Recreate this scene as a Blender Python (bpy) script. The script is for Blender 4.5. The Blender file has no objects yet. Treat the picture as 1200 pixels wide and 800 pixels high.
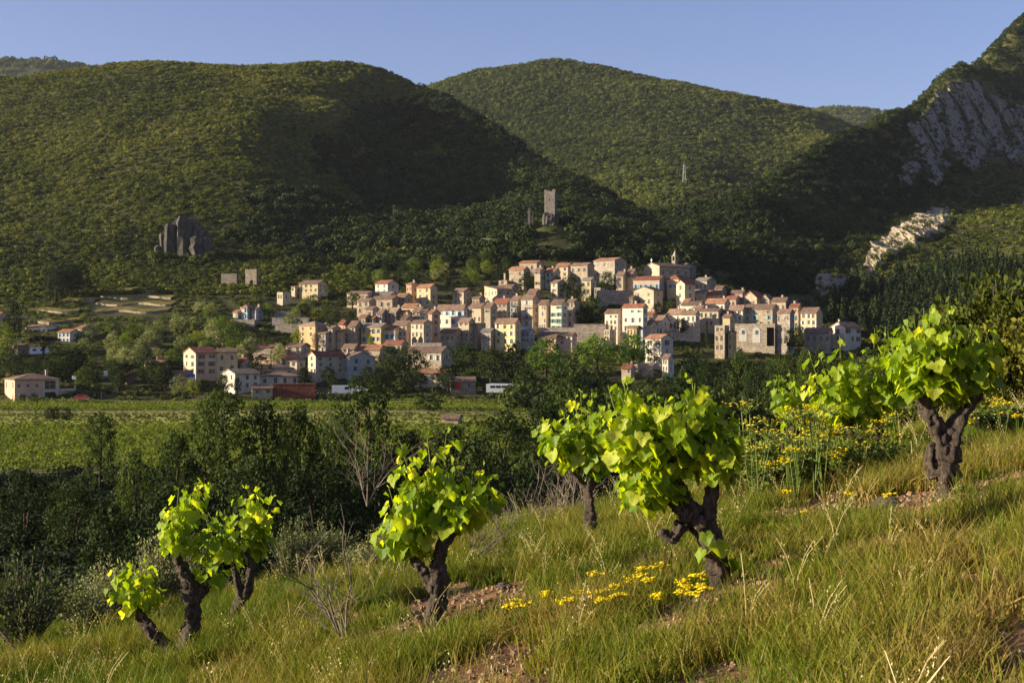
import bpy, bmesh, math, random
import numpy as np
from mathutils import Vector, Matrix, Euler

# ------------------------------------------------------------------ camera, world, sun, exposure
SC = bpy.context.scene
COL = SC.collection
F = 1650.0                       # focal length in photograph pixels (1200 wide)
cam_d = bpy.data.cameras.new('camera'); cam = bpy.data.objects.new('camera', cam_d); COL.objects.link(cam)
cam_d.sensor_width = 36.0; cam_d.lens = F * 36.0 / 1200.0
cam_d.clip_start = 0.1; cam_d.clip_end = 12000
cam.location = (0, 0, 0); cam.rotation_euler = (math.radians(90), 0, 0)
cam_d.dof.use_dof = True; cam_d.dof.focus_distance = 26.0; cam_d.dof.aperture_fstop = 18.0
SC.camera = cam

SUN_EL = math.radians(13.5); SUN_AZ = math.radians(-97)     # azimuth clockwise from the view direction
sdir = Vector((math.sin(SUN_AZ) * math.cos(SUN_EL), math.cos(SUN_AZ) * math.cos(SUN_EL), math.sin(SUN_EL)))
W = bpy.data.worlds.new('World'); SC.world = W; W.use_nodes = True
wn = W.node_tree; wn.nodes.clear()
sky = wn.nodes.new('ShaderNodeTexSky'); sky.sky_type = 'NISHITA'; sky.sun_disc = False
sky.sun_elevation = SUN_EL; sky.sun_rotation = SUN_AZ
sky.air_density = 1.0; sky.dust_density = 0.6; sky.ozone_density = 2.5; sky.altitude = 100
bg = wn.nodes.new('ShaderNodeBackground'); bg.inputs[1].default_value = 0.072
wo = wn.nodes.new('ShaderNodeOutputWorld')
tint = wn.nodes.new('ShaderNodeMix'); tint.data_type = 'RGBA'; tint.blend_type = 'MULTIPLY'; tint.inputs[0].default_value = 1.0
tint.inputs[7].default_value = (.93, .80, 1.0, 1)      # camera white balance of the evening sky, same everywhere
wn.links.new(sky.outputs[0], tint.inputs[6]); wn.links.new(tint.outputs[2], bg.inputs[0]); wn.links.new(bg.outputs[0], wo.inputs[0])
sl = bpy.data.lights.new('sun', 'SUN'); sl.energy = 5.0; sl.angle = math.radians(0.6); sl.color = (1.0, 0.89, 0.66)
so = bpy.data.objects.new('sun', sl); COL.objects.link(so)
so.rotation_euler = sdir.to_track_quat('Z', 'Y').to_euler()
SC.view_settings.view_transform = 'Standard'; SC.view_settings.look = 'None'
SC.view_settings.exposure = 1.3; SC.view_settings.gamma = 1.0; SC.view_settings.use_curve_mapping = False
SC.render.engine = 'CYCLES'
SC.cycles.max_bounces = 5; SC.cycles.diffuse_bounces = 2; SC.cycles.glossy_bounces = 2
SC.cycles.transmission_bounces = 3; SC.cycles.transparent_max_bounces = 6
SC.cycles.use_adaptive_sampling = True

rng = np.random.default_rng(7); random.seed(7)

# ------------------------------------------------------------------ helpers
def lin(r, g, b):
    f = lambda c: (c / 12.92 if c <= .04045 else ((c + .055) / 1.055) ** 2.4)
    return (f(r / 255), f(g / 255), f(b / 255))
def px(x, y, d): return Vector(((x - 600) / F * d, d, (400 - y) / F * d))

def mesh_obj(name, verts, faces, mat=None, parent=None, smooth=False, mats=None, midx=None):
    me = bpy.data.meshes.new(name); me.from_pydata([tuple(v) for v in verts], [], faces)
    for m in (mats or ([mat] if mat else [])): me.materials.append(m)
    if midx is not None: me.polygons.foreach_set('material_index', midx)
    if smooth: me.polygons.foreach_set('use_smooth', [True] * len(me.polygons))
    o = bpy.data.objects.new(name, me); COL.objects.link(o)
    if parent is not None: o.parent = parent
    return o
def link(name, me, parent=None, loc=None, rot=None, scale=None, color=None):
    o = bpy.data.objects.new(name, me); COL.objects.link(o)
    if parent is not None: o.parent = parent
    if loc is not None: o.location = loc
    if rot is not None: o.rotation_euler = rot
    if scale is not None: o.scale = scale
    if color is not None: o.color = (*color, 1)
    return o
def empty(name, loc, rz=0.0):
    o = bpy.data.objects.new(name, None); COL.objects.link(o); o.location = loc; o.rotation_euler = (0, 0, rz)
    o.empty_display_size = .2
    return o
def tag(o, label, cat, group=None, kind=None):
    o['label'] = label; o['category'] = cat
    if group: o['group'] = group
    if kind: o['kind'] = kind
    return o

class MB:
    """collects simple shapes into one mesh"""
    def __init__(s): s.v = []; s.f = []
    def add(s, vs, fs):
        n = len(s.v); s.v += [tuple(v) for v in vs]; s.f += [tuple(i + n for i in f) for f in fs]
    def box(s, x0, x1, y0, y1, z0, z1):
        s.add([(x0,y0,z0),(x1,y0,z0),(x1,y1,z0),(x0,y1,z0),(x0,y0,z1),(x1,y0,z1),(x1,y1,z1),(x0,y1,z1)],
              [(0,3,2,1),(4,5,6,7),(0,1,5,4),(1,2,6,5),(2,3,7,6),(3,0,4,7)])
    def tube(s, pts, rad, n=6, cap=True, bump=0.0):
        rings = []; P = [Vector(p) for p in pts]; base = len(s.v)
        for i, p in enumerate(P):
            t = (P[min(i+1, len(P)-1)] - P[max(i-1, 0)]).normalized()
            a = Vector((0, 0, 1)) if abs(t.z) < .9 else Vector((1, 0, 0))
            u = t.cross(a).normalized(); w = t.cross(u)
            r = rad[i] if hasattr(rad, '__len__') else rad
            for k in range(n):
                an = 2 * math.pi * k / n; rr = r * (1 + random.uniform(-bump, bump))
                s.v.append(tuple(p + u * (math.cos(an) * rr) + w * (math.sin(an) * rr)))
        for i in range(len(P) - 1):
            for k in range(n):
                a = base + i * n + k; b = base + i * n + (k + 1) % n
                s.f.append((a, a + n, b + n, b))
        if cap:
            s.f.append(tuple(base + k for k in range(n))); s.f.append(tuple(base + (len(P)-1)*n + k for k in reversed(range(n))))
    def mesh(s, name, mats=(), smooth=False):
        me = bpy.data.meshes.new(name); me.from_pydata(s.v, [], s.f)
        for m in mats: me.materials.append(m)
        if smooth: me.polygons.foreach_set('use_smooth', [True] * len(me.polygons))
        return me
    def build(s, name, mat, parent=None, smooth=False):
        me = s.mesh(name, [mat], smooth); o = bpy.data.objects.new(name, me); COL.objects.link(o)
        if parent is not None: o.parent = parent
        return o

# lattice noise in numpy
def vnoise(x, y, seed=0):
    def hsh(i, j):
        n = (i.astype(np.int64) * 374761393 + j.astype(np.int64) * 668265263 + seed * 1442695041) & 0x7fffffff
        n = ((n ^ (n >> 13)) * 1274126177) & 0x7fffffff
        return ((n ^ (n >> 16)) & 0xffff) / 65535.0
    xi = np.floor(x); yi = np.floor(y); fx = x - xi; fy = y - yi
    fx = fx * fx * (3 - 2 * fx); fy = fy * fy * (3 - 2 * fy)
    a = hsh(xi, yi); b = hsh(xi + 1, yi); c = hsh(xi, yi + 1); d = hsh(xi + 1, yi + 1)
    return (a * (1 - fx) + b * fx) * (1 - fy) + (c * (1 - fx) + d * fx) * fy
def fbm(x, y, oct=4, seed=0):
    s = 0; a = .5
    for k in range(oct):
        s = s + a * (vnoise(x, y, seed + k) - .5) * 2; x = x * 2.03 + 11.3; y = y * 2.03 + 7.7; a *= .5
    return s

# ------------------------------------------------------------------ materials
def new_mat(name):
    m = bpy.data.materials.new(name); m.use_nodes = True; nt = m.node_tree
    return m, nt, nt.nodes['Principled BSDF'], nt.nodes['Material Output']
def nd(nt, t, **kw):
    n = nt.nodes.new(t)
    for k, v in kw.items(): setattr(n, k, v)
    return n
def ramp(nt, stops):
    r = nd(nt, 'ShaderNodeValToRGB'); e = r.color_ramp.elements
    while len(e) < len(stops): e.new(.5)
    for i, (p, c) in enumerate(stops): e[i].position = p; e[i].color = (*c, 1)
    return r
def noise_node(nt, scale, detail=4, rough=.6, coord='Object'):
    tc = nd(nt, 'ShaderNodeTexCoord'); n = nd(nt, 'ShaderNodeTexNoise')
    n.inputs['Scale'].default_value = scale; n.inputs['Detail'].default_value = detail; n.inputs['Roughness'].default_value = rough
    nt.links.new(tc.outputs[coord], n.inputs['Vector']); return n
def mixc(nt, a, b, fac, mode='MIX'):
    m = nd(nt, 'ShaderNodeMix', data_type='RGBA', blend_type=mode)
    for s, v in ((m.inputs[0], fac), (m.inputs[6], a), (m.inputs[7], b)):
        if hasattr(v, 'is_output') or isinstance(v, bpy.types.NodeSocket): nt.links.new(v, s)
        elif isinstance(v, (int, float)): s.default_value = v
        else: s.default_value = (*v, 1)
    return m.outputs[2]
def add_bump(nt, b, h, strength, dist):
    bp = nd(nt, 'ShaderNodeBump'); bp.inputs['Strength'].default_value = strength; bp.inputs['Distance'].default_value = dist
    nt.links.new(h, bp.inputs['Height']); nt.links.new(bp.outputs[0], b.inputs['Normal'])

def foliage_mat(name, stops, trans=.3, rough=.75, inst=True, transcol=1.25, spec=.12):
    """leaf colour picked by a per-plant tint; light passes through the leaves"""
    m, nt, b, out = new_mat(name)
    r = ramp(nt, stops)
    if inst:
        a = nd(nt, 'ShaderNodeAttribute', attribute_type='INSTANCER', attribute_name='tint'); src = a.outputs['Fac']
    else:
        a = nd(nt, 'ShaderNodeObjectInfo'); src = a.outputs['Random']
    g = nd(nt, 'ShaderNodeNewGeometry')
    mm = nd(nt, 'ShaderNodeMath', operation='MULTIPLY_ADD'); mm.inputs[1].default_value = .3; mm.use_clamp = True
    nt.links.new(g.outputs['Random Per Island'], mm.inputs[0])
    ad = nd(nt, 'ShaderNodeMath', operation='MULTIPLY_ADD'); ad.inputs[1].default_value = .85; ad.inputs[2].default_value = -.07
    nt.links.new(src, ad.inputs[0]); nt.links.new(ad.outputs[0], mm.inputs[2])
    nt.links.new(mm.outputs[0], r.inputs[0])
    nt.links.new(r.outputs[0], b.inputs['Base Color']); b.inputs['Roughness'].default_value = rough
    b.inputs['Specular IOR Level'].default_value = spec
    t = nd(nt, 'ShaderNodeBsdfTranslucent')
    tcol = mixc(nt, r.outputs[0], (transcol, transcol, transcol * .55), 1.0, 'MULTIPLY')
    nt.links.new(tcol, t.inputs[0])
    ms = nd(nt, 'ShaderNodeMixShader'); ms.inputs[0].default_value = trans
    nt.links.new(b.outputs[0], ms.inputs[1]); nt.links.new(t.outputs[0], ms.inputs[2]); nt.links.new(ms.outputs[0], out.inputs[0])
    return m

def ground_mat(name, c1, c2, c3, s1, s2, bump=.3, bd=.05):
    m, nt, b, out = new_mat(name)
    n1 = noise_node(nt, s1, 5, .65); n2 = noise_node(nt, s2, 6, .7)
    r1 = ramp(nt, [(.35, c1), (.65, c2)]); nt.links.new(n1.outputs[0], r1.inputs[0])
    r2 = ramp(nt, [(.45, (0, 0, 0)), (.65, (1, 1, 1))]); nt.links.new(n2.outputs[0], r2.inputs[0])
    c = mixc(nt, r1.outputs[0], c3, r2.outputs[0]); nt.links.new(c, b.inputs['Base Color'])
    b.inputs['Roughness'].default_value = .95; b.inputs['Specular IOR Level'].default_value = .1
    add_bump(nt, b, n2.outputs[0], bump, bd)
    return m

CLIFFS = dict(top=[(1050, 224), (1060, 196), (1068, 165), (1076, 142), (1090, 120), (1112, 104), (1135, 92), (1150, 88), (1162, 108), (1178, 118), (1200, 120), (1230, 122), (1230, 196), (1190, 200), (1165, 186), (1140, 204), (1120, 192), (1098, 222), (1080, 208)],
              band=[(1005, 326), (1014, 300), (1030, 280), (1052, 264), (1075, 254), (1095, 240), (1114, 240), (1120, 256), (1110, 274), (1080, 290), (1055, 300), (1035, 318), (1015, 336)], foot=[(950, 352), (956, 330), (975, 314), (996, 320), (990, 342), (970, 358)],
              crag=[(185, 292), (190, 270), (204, 258), (222, 256), (236, 266), (234, 288), (214, 302), (196, 298)])
def in_cliff(p, q):
    out = np.zeros(len(p), bool)
    for poly in CLIFFS.values():
        c = np.zeros(len(p), bool); n = len(poly)
        for i in range(n):
            (x1, y1), (x2, y2) = poly[i], poly[(i+1) % n]
            if y1 != y2: c ^= ((y1 > q) != (y2 > q)) & (p < (x2 - x1) * (q - y1) / (y2 - y1) + x1)
        out |= c
    return out
# ------------------------------------------------------------------ terrain height
VIL = lambda py: 360 + (452 - py) * 1.32         # distance of the village slope for a row of the photograph
CP = []                                            # control points x, y, z
def cp(x, y, d): p = px(x, y, d); CP.append((p.x, p.y, p.z))
def cw(x, y, z): CP.append((x, y, z))
def ridge(pts, n=4):
    for (a, b) in zip(pts[:-1], pts[1:]):
        for k in range(1, n): cp(*[p + (q - p) * k / n for p, q in zip(a, b)])
# valley floor
for d in (70, 110, 160, 220, 290, 350):
    for a in (-.75, -.5, -.38, -.25, -.12, 0, .12, .25):
        cw(a * d, d, -15.2 if d > 130 else -17.5)
for d in (70, 110, 160, 220): cw(.4 * d, d, -14.5); cw(.6 * d, d, -9)
for x in (-400, -330): cw(x, 300, -15.2)
for y in (0, -80): 
    for x in (-160, -60, 60, 160): cw(x, y, -17)
# village slope
for y, xs in ((448, (330, 430, 520, 620, 720, 800)), (425, (330, 430, 530, 620, 720, 830, 930, 1000)), (400, (360, 430, 530, 620, 720, 830, 930, 985)),
              (375, (360, 430, 530, 620, 720, 820, 930)), (350, (360, 440, 530, 620, 720, 800, 880)), (325, (440, 520, 590, 700, 790, 850)), (312, (600, 700, 790))):
    for x in xs: cp(x, y, VIL(y))
# slope behind the village, under the tower
cp(560, 300, 585); cp(470, 310, 575); cp(645, 264, 590); cp(640, 285, 572); cp(700, 285, 590); cp(740, 270, 640); cp(800, 295, 600); cp(600, 285, 590); cp(560, 275, 625); cp(880, 340, 560); cp(930, 360, 520)
# left: gardens and terraces
for (x, y, d) in ((0, 452, 362), (60, 452, 362), (120, 450, 365), (180, 450, 365), (250, 452, 362),
                  (0, 425, 400), (60, 420, 402), (130, 420, 402), (200, 425, 400), (270, 415, 405),
                  (0, 390, 440), (60, 390, 440), (130, 390, 440), (200, 390, 440), (290, 390, 435), (330, 395, 430),
                  (0, 358, 490), (60, 358, 490), (130, 350, 500), (200, 350, 500), (300, 345, 510), (370, 335, 520),
                  (-150, 440, 370), (-150, 390, 440), (-150, 350, 500), (-350, 420, 400), (-350, 350, 500)):
    cp(x, y, d)
# west massif
for (x, y, d) in ((-500, 250, 700), (-500, 110, 1050), (-300, 300, 590), (-300, 200, 770), (-300, 110, 1080), (-150, 300, 590), (-150, 200, 760), (-150, 105, 1100),
                  (0, 310, 570), (0, 260, 650), (0, 200, 750), (0, 140, 880), (0, 95, 1080),
                  (100, 305, 580), (100, 255, 660), (100, 200, 740), (100, 140, 860), (100, 96, 1070),
                  (200, 300, 590), (200, 265, 630), (200, 200, 720), (200, 140, 830), (200, 88, 1060),
                  (300, 295, 610), (290, 255, 650), (290, 200, 710), (300, 140, 820), (300, 82, 1050),
                  (380, 285, 640), (390, 240, 770), (400, 190, 850), (400, 140, 890), (400, 105, 950), (400, 73, 1030),
                  (440, 80, 1040), (470, 92, 1040), (520, 115, 1000), (560, 145, 965), (600, 180, 930), (640, 202, 895), (700, 222, 845), (760, 255, 780), (800, 280, 720),
                  (470, 270, 740), (480, 220, 870), (470, 170, 930), (470, 130, 980), (540, 250, 800), (540, 210, 890), (540, 170, 940), (600, 240, 780), (600, 210, 870), (680, 250, 720)):
    cp(x, y, d)
ridge([(0, 95, 1080), (100, 96, 1070), (200, 88, 1060), (300, 82, 1050), (400, 73, 1030), (440, 80, 1040), (470, 92, 1040), (520, 115, 1000), (560, 145, 965), (600, 180, 930), (640, 202, 895), (700, 222, 845), (760, 255, 780), (800, 280, 720)], 3)
# behind the west ridge: fall away
for (x, d, z) in ((-500, 1500, 120), (-300, 1450, 110), (0, 1450, 100), (200, 1400, 100), (400, 1350, 70), (500, 1350, 40), (600, 1300, 30), (640, 1250, 45), (720, 1150, 40), (800, 1000, 30)):
    cw((x - 600) / F * d, d, z)
# middle hill
for (x, y, d) in ((430, 130, 2000), (512, 101, 2050), (560, 86, 2050), (640, 72, 2050), (700, 78, 2050), (740, 88, 2030), (800, 97, 2000), (860, 112, 1980), (950, 130, 1950), (1000, 150, 1950), (1080, 190, 1950),
                  (560, 140, 1850), (640, 130, 1850), (720, 130, 1830), (800, 140, 1780), (900, 160, 1750), (640, 180, 1650), (720, 180, 1630), (800, 190, 1560), (900, 205, 1560),
                  (700, 215, 1450), (780, 230, 1380), (830, 250, 1250), (880, 240, 1400)):
    cp(x, y, d)
for (x, z) in ((-400, 200), (-100, 230), (200, 230), (500, 180)): cw(x, 2600, z)
# right mountain: a long face turned away from the evening sun, with a lower sunlit spur
for (x, y, d) in ((1400, -130, 1750), (1300, -55, 1650), (1200, 20, 1480), (1130, 77, 1290), (1060, 124, 1130), (1010, 146, 1030), (975, 166, 960), (930, 196, 890), (870, 229, 800), (825, 256, 740),
                  (1200, 90, 1400), (1120, 120, 1220), (1060, 150, 1090), (1200, 160, 1250), (1120, 180, 1120), (1060, 200, 1010), (1000, 190, 950), (940, 225, 840), (880, 255, 740),
                  (1200, 225, 960), (1130, 228, 960), (1090, 240, 930), (1050, 250, 900), (1000, 250, 870), (1000, 285, 790), (940, 275, 760), (880, 290, 680), (850, 305, 660),
                  (1200, 265, 740), (1120, 268, 770), (1060, 285, 750), (1200, 310, 640), (1120, 318, 645), (1050, 320, 680), (1000, 330, 680), (960, 348, 640), (930, 345, 625), (900, 325, 640),
                  (1200, 380, 480), (1120, 385, 490), (1040, 385, 520), (990, 390, 540), (1300, 300, 600), (1300, 200, 980), (1300, 100, 1400), (1400, 250, 600), (1400, 100, 1400),
                  (1200, 420, 380), (1100, 425, 380), (1000, 430, 400)):
    cp(x, y, d)
for (x, d, z) in ((830, 860, 40), (870, 940, 45), (930, 1060, 55), (1000, 1230, 65), (1080, 1450, 80), (1200, 1800, 120), (1400, 2100, 150)): cw((x - 600) / F * d, d, z)
for (x, y, z) in ((-430, 90, 45), (-600, 90, 75), (-330, 70, 20)): cw(x, y, z)  # unseen hill left of the view, added to shade the valley trees
ridge([(1300, -55, 1650), (1200, 20, 1480), (1130, 77, 1290), (1060, 124, 1130), (1010, 146, 1030), (975, 166, 960), (930, 196, 890), (870, 229, 800), (825, 256, 740)], 4)
ridge([(1200, 90, 1400), (1120, 120, 1220), (1060, 150, 1090), (1000, 190, 950), (940, 225, 840), (880, 255, 740)], 3)
ridge([(1200, 160, 1250), (1120, 180, 1120), (1060, 200, 1010)], 3)
# far edges
for (x, y, z) in ((-3000, 1500, 150), (-3000, 4000, 250), (0, 4200, 250), (3000, 4000, 250), (3000, 1500, 250), (-1500, 3000, 260), (1500, 3000, 220), (-1500, 0, 0), (1500, 0, 60), (0, -2000, 60), (-1500, -2000, 40), (1500, -2000, 60), (-900, 300, 10), (-900, 700, 60), (900, 300, 120), (900, 900, 250)):
    cw(x, y, z)

CPA = np.array(CP); _c = CPA[:, :2] / 500.0
def _phi(r): return r
_n = len(CPA); _A = np.zeros((_n + 3, _n + 3))
_r = np.sqrt(((_c[:, None] - _c[None]) ** 2).sum(-1) + 1e-4)
_A[:_n, :_n] = _phi(_r) - np.eye(_n) * 0.004
_A[:_n, _n] = 1; _A[:_n, _n+1:] = _c; _A[_n, :_n] = 1; _A[_n+1:, :_n] = _c.T
_w = np.linalg.solve(_A, np.concatenate([CPA[:, 2], np.zeros(3)]))
def rbf(x, y):
    sh = x.shape; q = np.stack([x.ravel(), y.ravel()], 1) / 500.0; o = np.empty(len(q))
    for i in range(0, len(q), 20000):
        p = q[i:i+20000]; r = np.sqrt(((p[:, None] - _c[None]) ** 2).sum(-1) + 1e-4)
        o[i:i+20000] = _phi(r) @ _w[:_n] + _w[_n] + p @ _w[_n+1:]
    return o.reshape(sh)
def sstep(a, b, x): t = np.clip((x - a) / (b - a), 0, 1); return t * t * (3 - 2 * t)
def near_h(x, y):
    z = -1.42 + .216 * x - .041 * y
    crest = 17.8 + .5 * np.sin(x * .35) + .12 * np.clip(x, -8, 30)
    z = z - .42 * np.log1p(np.exp((y - crest) * .9)) / .9 - .004 * np.clip(y - crest, 0, 80) ** 2 * .5
    # terraces under the vines: a small bank running with the row
    z = z + .05 * fbm(x * .5, y * .5, 3, 5) + .03 * fbm(x * 1.7, y * 1.7, 3, 9)
    return z
def height(x, y):
    x = np.asarray(x, float); y = np.asarray(y, float)
    far = rbf(x, y); r = np.hypot(x, y)
    rough = sstep(380, 800, r)
    flat = sstep(140, 160, y) * (1 - sstep(318, 336, y)) * (1 - sstep(-20, 30, x))
    far = far + rough * (fbm(x / 90, y / 90, 4, 21) * 8 + fbm(x / 22, y / 22, 3, 31) * 2.2) + (1 - flat) * .5 * fbm(x / 18, y / 18, 3, 3)
    far = far - 2.0 * sstep(352, 372, y) * (1 - sstep(555, 585, y)) * sstep(-95, -75, x) * (1 - sstep(120, 135, x))      # house platforms cut into the village slope
    far = far * (1 - flat) + (-15.2) * flat
    n = near_h(x, y)
    k = .8; m = np.maximum(n, far)
    near_w = 1 - sstep(90, 160, r)
    sm = m + np.log(np.exp((n - m) / k) + np.exp((far - m) / k)) * k
    n2 = sm * near_w + far * (1 - near_w)
    # keep the near bank exact
    return np.where((n > far + 4) & (r < 90), n, n2)
def h1(x, y): return float(height(np.array([x]), np.array([y]))[0])
# ------------------------------------------------------------------ ground sheet (fine near, coarse far)
def build_terrain():
    az = np.concatenate([np.linspace(-180, -75, 22)[:-1], np.linspace(-75, -25, 60)[:-1], np.linspace(-25, 25, 420)[:-1], np.linspace(25, 75, 60)[:-1], np.linspace(75, 180, 22)[:-1]])
    az = np.radians(az); na = len(az)
    rr = np.concatenate([np.geomspace(1.0, 60, 110)[:-1], np.geomspace(60, 330, 60)[:-1], np.linspace(330, 1250, 200)[:-1], np.linspace(1250, 2300, 110)[:-1], np.geomspace(2300, 5200, 12)])
    R, A = np.meshgrid(rr, az, indexing='ij')
    X = R * np.sin(A); Y = R * np.cos(A); Z = height(X, Y)
    v = np.stack([X, Y, Z], -1).reshape(-1, 3)
    nr = len(rr); i = np.arange(nr - 1)[:, None] * na; j = np.arange(na)[None]; j2 = (j + 1) % na
    f = np.stack([i + j, i + j2, i + na + j2, i + na + j], -1).reshape(-1, 4)[:, ::-1]
    v = np.concatenate([v, [[0, 0, float(near_h(np.array([0.]), np.array([0.]))[0])]]]); c = len(v) - 1
    me = bpy.data.meshes.new('ground')
    faces = f.tolist() + [(c, int(k), int((k + 1) % na)) for k in range(na)]
    me.from_pydata(v.tolist(), [], faces)
    me.polygons.foreach_set('use_smooth', [True] * len(me.polygons))
    m, nt, b, out = new_mat('hillside_soil')
    n1 = noise_node(nt, .02, 6, .7); n2 = noise_node(nt, .35, 6, .75); n3 = noise_node(nt, 6, 5, .7)
    r1 = ramp(nt, [(.35, lin(52, 58, 26)), (.62, lin(86, 84, 48))]); nt.links.new(n1.outputs[0], r1.inputs[0])
    r2 = ramp(nt, [(.42, lin(58, 66, 30)), (.6, lin(104, 94, 64))]); nt.links.new(n2.outputs[0], r2.inputs[0])
    c1 = mixc(nt, r1.outputs[0], r2.outputs[0], .55)
    r3 = ramp(nt, [(.3, (.45, .45, .45)), (.7, (1.25, 1.2, 1.1))]); nt.links.new(n3.outputs[0], r3.inputs[0])
    ge = nd(nt, 'ShaderNodeNewGeometry'); ln_ = nd(nt, 'ShaderNodeVectorMath', operation='LENGTH'); nt.links.new(ge.outputs['Position'], ln_.inputs[0])
    rn = ramp(nt, [(0, (1, 1, 1)), (1, (0, 0, 0))]); mr = nd(nt, 'ShaderNodeMapRange'); mr.inputs[1].default_value = 20; mr.inputs[2].default_value = 34; nt.links.new(ln_.outputs['Value'], mr.inputs[0]); nt.links.new(mr.outputs[0], rn.inputs[0])
    n5 = noise_node(nt, 1.6, 6, .7); r5 = ramp(nt, [(.35, lin(96, 70, 50)), (.65, lin(138, 106, 78))]); nt.links.new(n5.outputs[0], r5.inputs[0])
    c1 = mixc(nt, c1, r5.outputs[0], rn.outputs[0])           # ploughed red-brown earth of the vineyard slope
    c2 = mixc(nt, c1, r3.outputs[0], 1.0, 'MULTIPLY'); nt.links.new(c2, b.inputs['Base Color'])
    b.inputs['Roughness'].default_value = .95; b.inputs['Specular IOR Level'].default_value = .1
    add_bump(nt, b, n3.outputs[0], .5, .05)
    me.materials.append(m)
    o = bpy.data.objects.new('ground', me); COL.objects.link(o); o['kind'] = 'structure'
    o['label'] = 'hillsides and valley ground of dry brown soil'; 
    return o
ground = build_terrain()

# ------------------------------------------------------------------ scatter: prototypes and points in one object
def scatter(name, protos, pts, sc, rot, pi, tint, mats, label, cat, kind='stuff', parent=None):
    """protos: list of (verts, faces, material indices). One object; copies drawn on its loose points."""
    V = []; Fc = []; MI = []; pid = []
    for k, (v, f, mi) in enumerate(protos):
        n = len(V); V += [tuple(a) for a in v]; Fc += [tuple(a + n for a in q) for q in f]; MI += list(mi); pid += [k] * len(v)
    n0 = len(V); N = len(pts); V += [tuple(p) for p in np.asarray(pts).tolist()]; pid += [-1] * N
    me = bpy.data.meshes.new(name); me.from_pydata(V, [], Fc); me.polygons.foreach_set('material_index', MI)
    for m in mats: me.materials.append(m)
    def attr(nm, t, arr):
        a = me.attributes.new(nm, t, 'POINT'); a.data.foreach_set('vector' if t == 'FLOAT_VECTOR' else 'value', np.asarray(arr).ravel())
    attr('pid', 'INT', np.array(pid, np.int32))
    attr('pi', 'INT', np.concatenate([np.zeros(n0, np.int32), np.asarray(pi, np.int32)]))
    attr('tint', 'FLOAT', np.concatenate([np.zeros(n0), tint]).astype(np.float32))
    attr('sc', 'FLOAT_VECTOR', np.concatenate([np.ones((n0, 3)), sc if np.ndim(sc) == 2 else np.repeat(np.asarray(sc)[:, None], 3, 1)]).astype(np.float32))
    attr('rv', 'FLOAT_VECTOR', np.concatenate([np.zeros((n0, 3)), rot if np.ndim(rot) == 2 else np.stack([np.zeros(N), np.zeros(N), rot], 1)]).astype(np.float32))
    o = bpy.data.objects.new(name, me); COL.objects.link(o)
    ng = bpy.data.node_groups.new(name, 'GeometryNodeTree')
    ng.interface.new_socket('Geometry', in_out='INPUT', socket_type='NodeSocketGeometry'); ng.interface.new_socket('Geometry', in_out='OUTPUT', socket_type='NodeSocketGeometry')
    gi = ng.nodes.new('NodeGroupInput'); go = ng.nodes.new('NodeGroupOutput'); L = ng.links.new
    def named(nm, t): n = ng.nodes.new('GeometryNodeInputNamedAttribute'); n.data_type = t; n.inputs[0].default_value = nm; return n.outputs[0]
    pidn = named('pid', 'INT')
    def sep(k):
        s = ng.nodes.new('GeometryNodeSeparateGeometry'); s.domain = 'POINT'
        c = ng.nodes.new('FunctionNodeCompare'); c.data_type = 'INT'; c.operation = 'EQUAL'; c.inputs[3].default_value = k
        L(pidn, c.inputs[2]); L(gi.outputs[0], s.inputs[0]); L(c.outputs[0], s.inputs[1]); return s.outputs[0]
    g2i = ng.nodes.new('GeometryNodeGeometryToInstance')
    for k in range(len(protos)): L(sep(k), g2i.inputs[0])
    iop = ng.nodes.new('GeometryNodeInstanceOnPoints')
    L(sep(-1), iop.inputs['Points']); L(g2i.outputs[0], iop.inputs['Instance']); iop.inputs['Pick Instance'].default_value = True
    L(named('pi', 'INT'), iop.inputs['Instance Index']); L(named('sc', 'FLOAT_VECTOR'), iop.inputs['Scale'])
    e2r = ng.nodes.new('FunctionNodeEulerToRotation'); L(named('rv', 'FLOAT_VECTOR'), e2r.inputs[0]); L(e2r.outputs[0], iop.inputs['Rotation'])
    L(iop.outputs[0], go.inputs[0])
    md = o.modifiers.new('scatter', 'NODES'); md.node_group = ng
    if parent is not None: o.parent = parent
    o['kind'] = kind
    if label: o['label'] = label
    if cat: o['category'] = cat
    return o

def blob_leaves(n, rx, ry, rz, size, lump=.35, seed=0, zc=0.0, flat=.0, aspect=1.0, lobes=6, fill=.55):
    """n leaf-sized quads through a lumpy crown"""
    r = np.random.default_rng(seed)
    d = r.normal(size=(n, 3)); d /= np.linalg.norm(d, axis=1)[:, None]
    ld = r.normal(size=(lobes, 3)); ld /= np.linalg.norm(ld, axis=1)[:, None]
    lobe = np.max(d @ ld.T, axis=1)
    rad = (1 - lump + lump * np.clip((lobe - .55) / .4, -.6, 1)) * (fill + (1 - fill) * r.random(n) ** .4)
    c = d * rad[:, None] * np.array([rx, ry, rz]); c[:, 2] += zc
    nn = d + r.normal(size=(n, 3)) * .7; nn[:, 2] += .35; nn /= np.linalg.norm(nn, axis=1)[:, None]
    t = np.cross(nn, r.normal(size=(n, 3))); t /= np.linalg.norm(t, axis=1)[:, None]; bt = np.cross(nn, t)
    s = size * r.uniform(.6, 1.3, n)[:, None]
    V = np.stack([c - t * s * aspect, c + bt * s * .6 - t * s * .1, c + t * s * aspect, c - bt * s * .6 + t * s * .1], 1).reshape(-1, 3)
    f = [(4*i, 4*i+1, 4*i+2, 4*i+3) for i in range(n)]
    return V, f, [0] * n

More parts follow.
